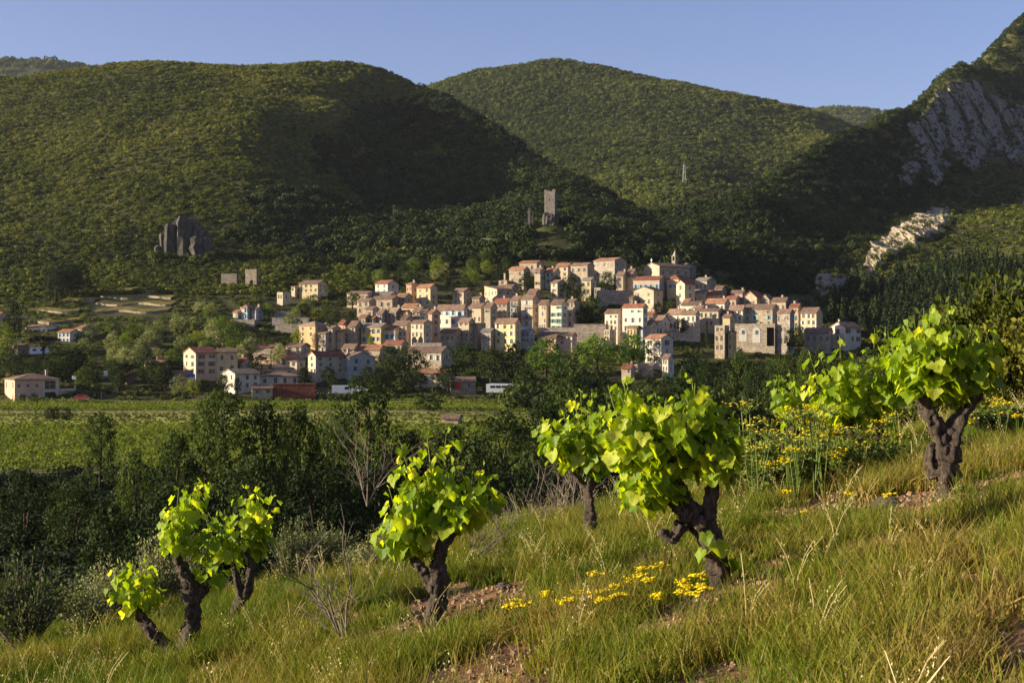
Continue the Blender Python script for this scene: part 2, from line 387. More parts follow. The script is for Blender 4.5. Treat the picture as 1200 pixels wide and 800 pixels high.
M_MAQUIS = foliage_mat('maquis_leaves', [(0, lin(36, 44, 18)), (.35, lin(66, 75, 27)), (.7, lin(102, 106, 39)), (1, lin(140, 134, 62))], trans=.25)
M_OAK = foliage_mat('holm_oak_leaves', [(0, lin(32, 42, 18)), (.4, lin(54, 64, 26)), (.75, lin(82, 90, 36)), (1, lin(112, 114, 50))], trans=.2)
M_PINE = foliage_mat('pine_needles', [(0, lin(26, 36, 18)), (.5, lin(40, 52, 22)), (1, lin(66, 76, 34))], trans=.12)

def normals(x, y, e=4.0):
    hx = (height(x + e, y) - height(x - e, y)) / (2 * e); hy = (height(x, y + e) - height(x, y - e)) / (2 * e)
    n = np.stack([-hx, -hy, np.ones_like(hx)], -1); return n / np.linalg.norm(n, axis=1)[:, None]

def cover(n, d0, d1, a0, a1, test=None, seed=1, face=-.05):
    """random points of the ground between two distances and two view directions, facing the valley"""
    r = np.random.default_rng(seed)
    d = np.sqrt(r.random(n) * (d1 ** 2 - d0 ** 2) + d0 ** 2); a = r.uniform(a0, a1, n)
    x = a * d; y = d; z = height(x, y)
    nr = normals(x, y); vv = -np.stack([x, y, z], 1); vv /= np.linalg.norm(vv, axis=1)[:, None]
    ok = ((nr * vv).sum(1) > face) & ~((abs(x - 16) < 8) & (y > 560) & (y < 597)) & ~in_cliff(600 + x / y * F, 400 - z / y * F)
    if test is not None: ok &= test(x, y, z, nr)
    return np.stack([x, y, z], 1)[ok], nr[ok]

SHR = [blob_leaves(120, 1, 1, .75, .21, seed=k, zc=.35, lump=.5, lobes=7) for k in range(5)]
CROWN = [blob_leaves(170, 1, 1, .9, .19, seed=20 + k, zc=.7, lump=.5, lobes=8) for k in range(5)]
def cone_leaves(n, seed):
    r = np.random.default_rng(seed); t = r.random(n) ** .8; a = r.random(n) * 6.283; rad = (1 - t) * .9 * (.5 + .5 * r.random(n)) + .05
    c = np.stack([np.cos(a) * rad, np.sin(a) * rad, t * 3.2 + .2], 1)
    nn = np.stack([np.cos(a), np.sin(a), np.full(n, .6)], 1) + r.normal(size=(n, 3)) * .5; nn /= np.linalg.norm(nn, axis=1)[:, None]
    u = np.cross(nn, r.normal(size=(n, 3))); u /= np.linalg.norm(u, axis=1)[:, None]; w = np.cross(nn, u); s = .2 * r.uniform(.6, 1.2, n)[:, None]
    V = np.stack([c - u*s, c + w*s*.6, c + u*s, c - w*s*.6], 1).reshape(-1, 3)
    return V, [(4*i, 4*i+1, 4*i+2, 4*i+3) for i in range(n)], [0] * n
PINEC = [cone_leaves(160, 50 + k) for k in range(3)]

def veg(name, protos, P, s0, s1, mat, label, tnoise=120, seed=3, tb=0.0, sq=.8, sink=.2):
    r = np.random.default_rng(seed); n = len(P)
    s = s0 + (s1 - s0) * r.random(n) ** 2.6
    sc = np.stack([s * r.uniform(.85, 1.2, n), s * r.uniform(.85, 1.2, n), s * r.uniform(sq, 1.15, n)], 1)
    t = np.clip(.5 + tb + .62 * fbm(P[:, 0] / tnoise, P[:, 1] / tnoise, 3, seed) + r.normal(size=n) * .24, 0, 1)
    P = P.copy(); P[:, 2] -= sink * s
    return scatter(name, protos, P, sc, r.random(n) * 6.283, r.integers(0, len(protos), n), t, [mat], label, 'vegetation')

pyof = lambda x, y, z: 400 - z / y * F
pxof = lambda x, y: 600 + x / y * F
# ------------------------------------------------------------------ hill vegetation
q_ = lambda x, y, z: pyof(x, y, z)
def hills():
    # scrub on the west massif
    def tA(x, y, z, n):
        p = pxof(x, y); q = pyof(x, y, z)
        g = fbm(x / 35, y / 35, 3, 77)
        return (y > 505) & (g > -.6) & (x < 60) & ~((p > 430) & (y < 590) & (q > 296))
    P, n = cover(170000, 505, 1200, -.55, .09, tA, 11)
    veg('hillside_scrub', SHR, P, .45, 2.1, M_MAQUIS, 'olive green scrub covering the broad sunlit hillside above the terraces', 130, 3)
    # taller trees above the village; dark leaf colour and outline imitate the slope's shadow
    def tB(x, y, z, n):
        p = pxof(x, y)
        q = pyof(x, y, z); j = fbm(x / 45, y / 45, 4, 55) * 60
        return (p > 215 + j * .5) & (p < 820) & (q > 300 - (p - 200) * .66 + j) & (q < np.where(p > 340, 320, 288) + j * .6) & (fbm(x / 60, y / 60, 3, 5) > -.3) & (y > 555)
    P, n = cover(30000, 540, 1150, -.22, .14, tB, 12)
    veg('shade_toned_oak_wood', CROWN, P, 1.5, 4.0, M_PINE, 'dark wood of oaks on the shaded slope behind the ruined tower', 100, 4, 0)
    # middle hill
    P, n = cover(115000, 1150, 2150, -.1, .27, lambda x, y, z, n: fbm(x / 60, y / 60, 3, 8) > -.5, 13)
    veg('forest_on_middle_hill', CROWN, P, 1.4, 4.2, M_OAK, 'oak forest covering the rounded hill beyond the village', 200, 6, .34)
    # right mountain
    def tC(x, y, z, n):
        p = pxof(x, y); q = pyof(x, y, z); j = fbm(x / 40, y / 40, 3, 88) * 22; return (p > 790) & (q > 322 + j - np.clip(p - 960, 0, 400) * .75) & ~((p < 1010) & (q_(x, y, z) > 318) & (y < 640)) & (fbm(x / 40, y / 40, 3, 15) > -.55) & (y < 1500)
    P, n = cover(75000, 420, 1450, .11, .5, tC, 14)
    veg('mountain_scrub', SHR, P, .6, 2.4, M_MAQUIS, 'scrub and oaks covering the steep mountain with the pale cliffs', 90, 7, -.15)
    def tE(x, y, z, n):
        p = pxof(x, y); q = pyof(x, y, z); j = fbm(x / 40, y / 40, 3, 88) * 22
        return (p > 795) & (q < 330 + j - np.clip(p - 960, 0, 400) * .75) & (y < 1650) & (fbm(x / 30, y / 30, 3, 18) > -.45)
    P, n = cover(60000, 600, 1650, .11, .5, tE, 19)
    veg('shade_toned_mountain_oaks', CROWN + SHR, P, 1.2, 3.4, M_PINE, 'oak wood on the face of the cliff mountain, leaf colour darkened to imitate shade', 90, 27, 0)  # darker leaf colour stands in for shade on this face
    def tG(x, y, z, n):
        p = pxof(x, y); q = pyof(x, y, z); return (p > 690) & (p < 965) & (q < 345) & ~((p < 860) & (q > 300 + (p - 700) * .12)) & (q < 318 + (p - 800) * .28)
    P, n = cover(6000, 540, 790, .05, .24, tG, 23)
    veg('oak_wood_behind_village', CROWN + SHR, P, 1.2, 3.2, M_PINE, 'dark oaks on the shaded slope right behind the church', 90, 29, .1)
    # pines, lower right
    def tD(x, y, z, n):
        p = pxof(x, y); q = pyof(x, y, z)
        j = fbm(x / 30, y / 30, 3, 61) * 30
        return (p > 985 + j) & (q > 300 + j * .5 + (1200 - p) * .14) & (y < 700) & ~((p < 1035) & (y < 470))
    P, n = cover(8000, 380, 720, .2, .5, tD, 15)
    veg('pine_wood', PINEC + CROWN, P, 1.4, 3.4, M_PINE, 'dark pine wood at the foot of the cliff mountain', 60, 8, -.1)
hills()
# far ridges on the skyline
def far_ridge(name, pts, d, label, seed):
    xs = np.linspace(pts[0][0], pts[-1][0], 90); ys = np.interp(xs, [p[0] for p in pts], [p[1] for p in pts])
    V = []; Fc = []
    prof = [(-700, -.75), (-450, -.5), (-250, -.25), (-100, -.06), (0, 0), (120, -.08), (400, -.5), (700, -.9)]
    for i, (a, b) in enumerate(zip(xs, ys)):
        top = px(a, b, d); hh = top.z
        for k, (dy, fz) in enumerate(prof):
            V.append((top.x, d + dy, hh * (1 + fz) + 6 * float(fbm(np.array([top.x / 60.]), np.array([dy / 60.]), 3, seed)[0])))
    m = len(prof)
    for i in range(len(xs) - 1):
        for k in range(m - 1): Fc.append((i*m+k, (i+1)*m+k, (i+1)*m+k+1, i*m+k+1))
    o = mesh_obj(name, V, Fc, ground.data.materials[0], smooth=True); o['kind'] = 'structure'; o['label'] = label
    r = np.random.default_rng(seed); tri = r.integers(0, len(Fc), 9000); A = np.array(V)
    w = r.dirichlet((1, 1, 1, 1), 9000); P = (A[np.array(Fc)[tri]] * w[..., None]).sum(1)
    veg(name + '_forest', CROWN, P, 4, 9, M_OAK, 'forest covering ' + label, 200, seed, 0)
far_ridge('far_hill', [(-80, 66), (0, 71), (60, 72), (130, 80), (170, 88), (260, 110), (400, 150)], 3000, 'the low bluish hill on the western skyline', 41)
far_ridge('distant_hill', [(820, 165), (880, 140), (930, 129), (970, 126), (1010, 127), (1060, 132), (1120, 150)], 3600, 'the low hill in the gap beside the mountain', 42)
# ------------------------------------------------------------------ building materials (colour comes from each object's own colour)
def plaster(name, stone=False, roof=False):
    m, nt, b, out = new_mat(name)
    oi = nd(nt, 'ShaderNodeObjectInfo')
    n1 = noise_node(nt, .35, 5, .7); n2 = noise_node(nt, 2.2, 5, .75)
    r1 = ramp(nt, [(.3, (.72, .70, .68)), (.7, (1.12, 1.1, 1.06))]); nt.links.new(n1.outputs[0], r1.inputs[0])
    r2 = ramp(nt, [(.3, (.75, .73, .7)), (.65, (1.08, 1.08, 1.08))]); nt.links.new(n2.outputs[0], r2.inputs[0])
    c = mixc(nt, oi.outputs['Color'], r1.outputs[0], .8 if not roof else 1.0, 'MULTIPLY'); c = mixc(nt, c, r2.outputs[0], .8, 'MULTIPLY')
    h = n2.outputs[0]
    if stone or roof:
        tc = nd(nt, 'ShaderNodeTexCoord'); mp = nd(nt, 'ShaderNodeMapping'); nt.links.new(tc.outputs['Object'], mp.inputs[0])
        mp.inputs['Scale'].default_value = (1.6, 1.6, 2.8) if stone else (3.4, 1.5, 1.5)
        v = nd(nt, 'ShaderNodeTexVoronoi'); v.inputs['Scale'].default_value = 1.0; nt.links.new(mp.outputs[0], v.inputs['Vector'])
        rv = ramp(nt, [(0, (.7, .68, .66)), (1, (1.3, 1.25, 1.2))]); 
        sp = nd(nt, 'ShaderNodeSeparateColor'); nt.links.new(v.outputs['Color'], sp.inputs[0]); nt.links.new(sp.outputs[0], rv.inputs[0])
        c = mixc(nt, c, rv.outputs[0], .9, 'MULTIPLY'); h = v.outputs['Distance']
    nt.links.new(c, b.inputs['Base Color']); b.inputs['Roughness'].default_value = .9; b.inputs['Specular IOR Level'].default_value = .15
    add_bump(nt, b, h, .6, .06)
    return m
M_PLASTER = plaster('lime_plaster'); M_STONE = plaster('rubble_stone', stone=True); M_ROOF = plaster('clay_tiles', roof=True)
def flat_mat(name, rough=.6, spec=.3, col=None, noise=.25, metallic=0):
    m, nt, b, out = new_mat(name)
    n1 = noise_node(nt, 4, 4, .6); r1 = ramp(nt, [(.3, (1 - noise,) * 3), (.7, (1 + noise * .3,) * 3)]); nt.links.new(n1.outputs[0], r1.inputs[0])
    if col is None: oi = nd(nt, 'ShaderNodeObjectInfo'); src = oi.outputs['Color']
    else: src = col
    c = mixc(nt, src, r1.outputs[0], 1.0, 'MULTIPLY'); nt.links.new(c, b.inputs['Base Color'])
    b.inputs['Roughness'].default_value = rough; b.inputs['Specular IOR Level'].default_value = spec; b.inputs['Metallic'].default_value = metallic
    return m
M_PAINT = flat_mat('painted_wood', .55)
M_FRAME = flat_mat('window_frame', .6, col=(.5, .46, .4))
M_GLASS = flat_mat('window_glass', .12, .6, col=(.025, .028, .032), noise=.1)
M_DARK = flat_mat('dark_opening', .9, .1, col=(.02, .018, .016))

WALLC = dict(cream=(.56, .46, .33), white=(.66, .58, .46), beige=(.46, .37, .27), stone=(.41, .335, .25), grey=(.37, .325, .27), dark=(.30, .25, .2), yellow=(.62, .50, .25),
             gold=(.58, .41, .17), ochre=(.55, .38, .20), pink=(.56, .38, .28), orange=(.58, .37, .22), blue=(.45, .44, .42), brown=(.27, .17, .13), red=(.38, .09, .06), straw=(.54, .44, .27))
ROOFC = dict(brown=(.20, .135, .105), red=(.29, .12, .08), orange=(.36, .19, .115), pale=(.36, .27, .20), grey=(.26, .23, .20), dull=(.25, .165, .125), slate=(.22, .23, .25))
SHUT = dict(b=(.22, .36, .55), g=(.08, .22, .16), w=(.62, .6, .56), n=None, d=(.16, .1, .07), t=(.25, .45, .48), a=(.3, .33, .36))
REG = dict(A=(0, 300, .225), B=(160, 300, .225), C=(340, 300, .2062), D=(480, 290, .1875), E=(620, 280, .2062), F=(800, 280, .2062))
_wc = {}
def window_mesh(w, h, arch=False):
    k = (round(w, 1), round(h, 1), arch)
    if k in _wc: return _wc[k]
    w, h = k[0], k[1]; b = MB()
    if arch:
        n = 8; pts = [(-w/2, 0)] + [(-w/2 * math.cos(math.pi * i / n), h - w/2 + w/2 * math.sin(math.pi * i / n)) for i in range(n + 1)] + [(w/2, 0)]
        b.add([(x, 0, z) for x, z in pts], [tuple(range(len(pts)))]); me = b.mesh('window', [M_DARK])
        _wc[k] = me; return me
    b.box(-w/2, w/2, 0, .03, 0, h); nf = len(b.f); t = .07
    for (x0, x1, z0, z1) in ((-w/2, -w/2 + t, 0, h), (w/2 - t, w/2, 0, h), (-w/2 + t, w/2 - t, 0, t), (-w/2 + t, w/2 - t, h - t, h), (-.03, .03, t, h - t), (-w/2 + t, -.03, h*.55 - .025, h*.55 + .025), (.03, w/2 - t, h*.55 - .025, h*.55 + .025)):
        b.box(x0, x1, -.04, -.002, z0, z1)
    me = b.mesh('window', [M_GLASS, M_FRAME]); me.polygons.foreach_set('material_index', [0] * nf + [1] * (len(b.f) - nf))
    _wc[k] = me; return me
_sc = {}
def shutter_mesh(w, h):
    k = (round(w, 1), round(h, 1))
    if k not in _sc:
        b = MB(); b.box(-k[0]/2, k[0]/2, -.05, 0, 0, k[1])
        for q in (.2, .8): b.box(-k[0]/2 + .02, k[0]/2 - .02, -.075, -.05, k[1]*q - .05, k[1]*q + .05)
        _sc[k] = b.mesh('shutter', [M_PAINT])
    return _sc[k]

def wall_face(b, o, u, n, w, z0, z1, holes, rec=.2):
    """a wall from o along u, outward normal n, with real openings; faces added to b"""
    o = Vector(o); u = Vector(u); n = Vector(n); Z = Vector((0, 0, 1))
    xs = sorted({0.0, w, *[h[0] for h in holes], *[h[0] + h[2] for h in holes]}); zs = sorted({z0, z1, *[h[1] for h in holes], *[h[1] + h[3] for h in holes]})
    for i in range(len(xs) - 1):
        for j in range(len(zs) - 1):
            cx, cz = (xs[i] + xs[i+1]) / 2, (zs[j] + zs[j+1]) / 2
            if any(h[0] < cx < h[0] + h[2] and h[1] < cz < h[1] + h[3] for h in holes): continue
            b.add([o + u*xs[i] + Z*zs[j], o + u*xs[i+1] + Z*zs[j], o + u*xs[i+1] + Z*zs[j+1], o + u*xs[i] + Z*zs[j+1]], [(0, 1, 2, 3)])
    for (x, z, ww, hh) in [h[:4] for h in holes]:
        a = [o + u*x + Z*z, o + u*(x+ww) + Z*z, o + u*(x+ww) + Z*(z+hh), o + u*x + Z*(z+hh)]; c = [p - n * rec for p in a]
        b.add(a + c, [(0, 1, 5, 4), (1, 2, 6, 5), (2, 3, 7, 6), (3, 0, 4, 7)])

def roof_mesh(typ, W, D, H, rise, o=.35, t=.2):
    b = MB()
    if typ in 'GSF':
        w, d = (W, D) if typ != 'F' else (D, W)
        sl = rise / (d / 2) if typ != 'S' else rise / d
        if typ == 'S': prof = [(-d/2 - o, H - sl*o), (d/2 + .1, H + rise + sl*.1)]
        else: prof = [(-d/2 - o, H - sl*o), (0, H + rise), (d/2 + o, H - sl*o)]
        x0, x1 = -w/2 - o*.6, w/2 + o*.6; n = len(prof); V = []
        for x in (x0, x1):
            for (y, z) in prof: V.append((x, y, z + t))
            for (y, z) in prof: V.append((x, y, z + .015))
        Fc = []
        for i in range(n - 1):
            Fc.append((i, i+1, 2*n+i+1, 2*n+i)); Fc.append((n+i+1, n+i, 3*n+i, 3*n+i+1))
            Fc.append((i+1, i, n+i, n+i+1)); Fc.append((2*n+i, 2*n+i+1, 3*n+i+1, 3*n+i))
        Fc.append((0, 2*n, 3*n, n)); Fc.append((n-1, 2*n-1, 4*n-1, 3*n-1))
        if typ == 'F': V = [(y, -x, z) for x, y, z in V]
        b.add(V, Fc)
    elif typ == 'H':
        k = min(W, D) / 2; sl = rise / k; e = H - sl*o; a, c = W/2 + o, D/2 + o
        rx, ry = (W/2 - k, 0) if W >= D else (0, D/2 - k)
        V = [(-a,-c,e),(a,-c,e),(a,c,e),(-a,c,e)]
        R = [(-rx,-ry,H+rise),(rx,ry,H+rise)]
        V = V + R; V = [(x,y,z+t) for x,y,z in V] + [(x,y,z+.015) for x,y,z in V[:4]]
        if W >= D: top = [(0,1,5,4),(1,2,5),(2,3,4,5),(3,0,4)]
        else: top = [(0,1,4),(1,2,5,4),(2,3,5),(3,0,4,5)]
        b.add(V, top + [(0,6,7,1),(1,7,8,2),(2,8,9,3),(3,9,6,0),(6,9,8,7)])
    else:
        b.box(-W/2 + .25, W/2 - .25, -D/2 + .25, D/2 - .25, H - .6, H - .35)
    return b.mesh('roof', [M_ROOF])

hrng = random.Random(3)
HOUSES = []
def house(x0, xc, x1, yr, ye, yb, yaw, typ, wall, roof, cols, rows, label, shut='n', d=None, stone=None, chim=None, name='house', base=5.0, ratio=.85, extra=None, wins=None, small=1.0, cat='house'):
    d = d or VIL(yb); k = d / F; th = math.radians(yaw); c, s = math.cos(th), abs(math.sin(th))
    if xc is not None and s > .05:
        fr, sd = (xc - x0, x1 - xc) if yaw > 0 else (x1 - xc, xc - x0)
        Wd, D = max(fr * k / c, 2.2), max(sd * k / s, 2.0)
        D = min(D, 16)
    else:
        tot = (x1 - x0) * k; Wd = tot / (c + ratio * s); D = max(Wd * ratio, 5.0) if ratio == .85 else Wd * ratio
        D = min(D, 10); Wd = max((tot - D * s) / c, tot * .5)
    H = (yb - ye) * k; rise = max((ye - yr) * k * .82, .35)
    root = empty(name, ((((x0 + x1) / 2) - 600) * k * (1 + (D * c / 2) / d), d + D * c / 2, (400 - yb) * k), -th)
    isst = stone if stone is not None else wall in ('stone', 'grey', 'dark', 'brown')
    wm = M_STONE if isst else M_PLASTER
    b = MB(); placed = []
    jit = lambda q: hrng.uniform(-q, q)
    def holes(w, cols, rows):
        out = []
        if not cols or not rows: return out
        fh = H / rows
        for r in range(rows):
            for q in range(cols):
                if hrng.random() < .1 and cols * rows > 2: continue
                ww = hrng.choice((.8, .9, 1.0)) * small; hh = hrng.choice((1.2, 1.4, 1.5)) * small
                if r == rows - 1 and rows > 2 and hrng.random() < .5: hh = .8 * small
                hh = min(hh, fh * .62); ww = min(ww, w / cols * .5)
                x = w * (q + .5) / cols - ww / 2 + jit(.15); z = fh * r + (fh - hh) * .5 + jit(.1)
                if x > .2 and x + ww < w - .2 and z > .15 and z + hh < H - .15: out.append((x, z, ww, hh))
        return out
    fh_ = wins if wins is not None else holes(Wd, cols, rows)
    if wins is not None: fh_ = [(Wd * a, H * z, w_, h_, *r_) for (a, z, w_, h_, *r_) in wins]
    sideL = yaw < -5; sideR = yaw > 5
    sc_ = max(1, int(D / 3.2)) if (cols or wins) else 0
    hl = holes(D, sc_ if sideL else 0, max(rows, 1)); hr = holes(D, sc_ if sideR else 0, max(rows, 1))
    faces = [((-Wd/2, -D/2, 0), (1, 0, 0), (0, -1, 0), Wd, fh_), ((Wd/2, -D/2, 0), (0, 1, 0), (1, 0, 0), D, hr), ((Wd/2, D/2, 0), (-1, 0, 0), (0, 1, 0), Wd, []), ((-Wd/2, D/2, 0), (0, -1, 0), (-1, 0, 0), D, hl)]
    for (o, u, n, w, hs) in faces: wall_face(b, o, u, n, w, -base, H, [q[:4] for q in hs])
    if typ == 'G':
        for sx in (-1, 1): b.add([(sx*Wd/2, -D/2, H), (sx*Wd/2, D/2, H), (sx*Wd/2, 0, H + rise)], [(0, 1, 2)])
    elif typ == 'F':
        for sy in (-1, 1): b.add([(-Wd/2, sy*D/2, H), (Wd/2, sy*D/2, H), (0, sy*D/2, H + rise)], [(0, 1, 2)])
    elif typ == 'S':
        for sx in (-1, 1): b.add([(sx*Wd/2, -D/2, H), (sx*Wd/2, D/2, H), (sx*Wd/2, D/2, H + rise)], [(0, 1, 2)])
        b.add([(-Wd/2, D/2, H), (Wd/2, D/2, H), (Wd/2, D/2, H + rise), (-Wd/2, D/2, H + rise)], [(0, 1, 2, 3)])
    wo_ = b.build('wall', wm, root); col = WALLC[wall]; j = hrng.uniform(.92, 1.06); wo_.color = (col[0]*j, col[1]*j, col[2]*j, 1)
    rc = ROOFC[roof]; j = hrng.uniform(.85, 1.12)
    rf = link('roof', roof_mesh(typ, Wd, D, H, rise), root, color=(rc[0]*j, rc[1]*j, rc[2]*j))
    if chim if chim is not None else hrng.random() < .4:
        cx = hrng.uniform(-.35, .35) * Wd; cyy = hrng.uniform(0, .3) * D; zz = H + rise * (.4 if typ != 'L' else 0)
        cb = MB(); cb.box(cx - .3, cx + .3, cyy - .25, cyy + .25, zz - .3, H + rise + .9); cb.box(cx - .38, cx + .38, cyy - .33, cyy + .33, H + rise + .9, H + rise + 1.0)
        q = cb.build('chimney', M_PLASTER, rf); q.color = (.45, .36, .28, 1)
    for (o, u, n, w, hs) in faces:
        rz = math.atan2(u[1], u[0])
        for hq in hs:
            x, z, ww, hh = hq[:4]; kind = hq[4] if len(hq) > 4 else None
            p = Vector(o) + Vector(u) * (x + ww/2) - Vector(n) * .15; p.z = z
            if kind == 'dark': 
                q = link('opening', window_mesh(ww + .02, hh), root, p, (0, 0, rz)); continue
            wi = link('window', window_mesh(ww + .02, hh), root, p, (0, 0, rz))
            sh = kind if kind in SHUT else shut
            if SHUT.get(sh) and (len(sh) == 1) and hrng.random() < .8 and ww > .55:
                for sx in (-1, 1):
                    so_ = link('shutter', shutter_mesh(ww * .5, hh), wi, (sx * (ww/2 + ww * .27), -.155, 0), color=SHUT[sh])
    tag(root, label, cat)
    HOUSES.append(root)
    if extra: extra(root, Wd, D, H, rise)
    return root, Wd, D, H, rise

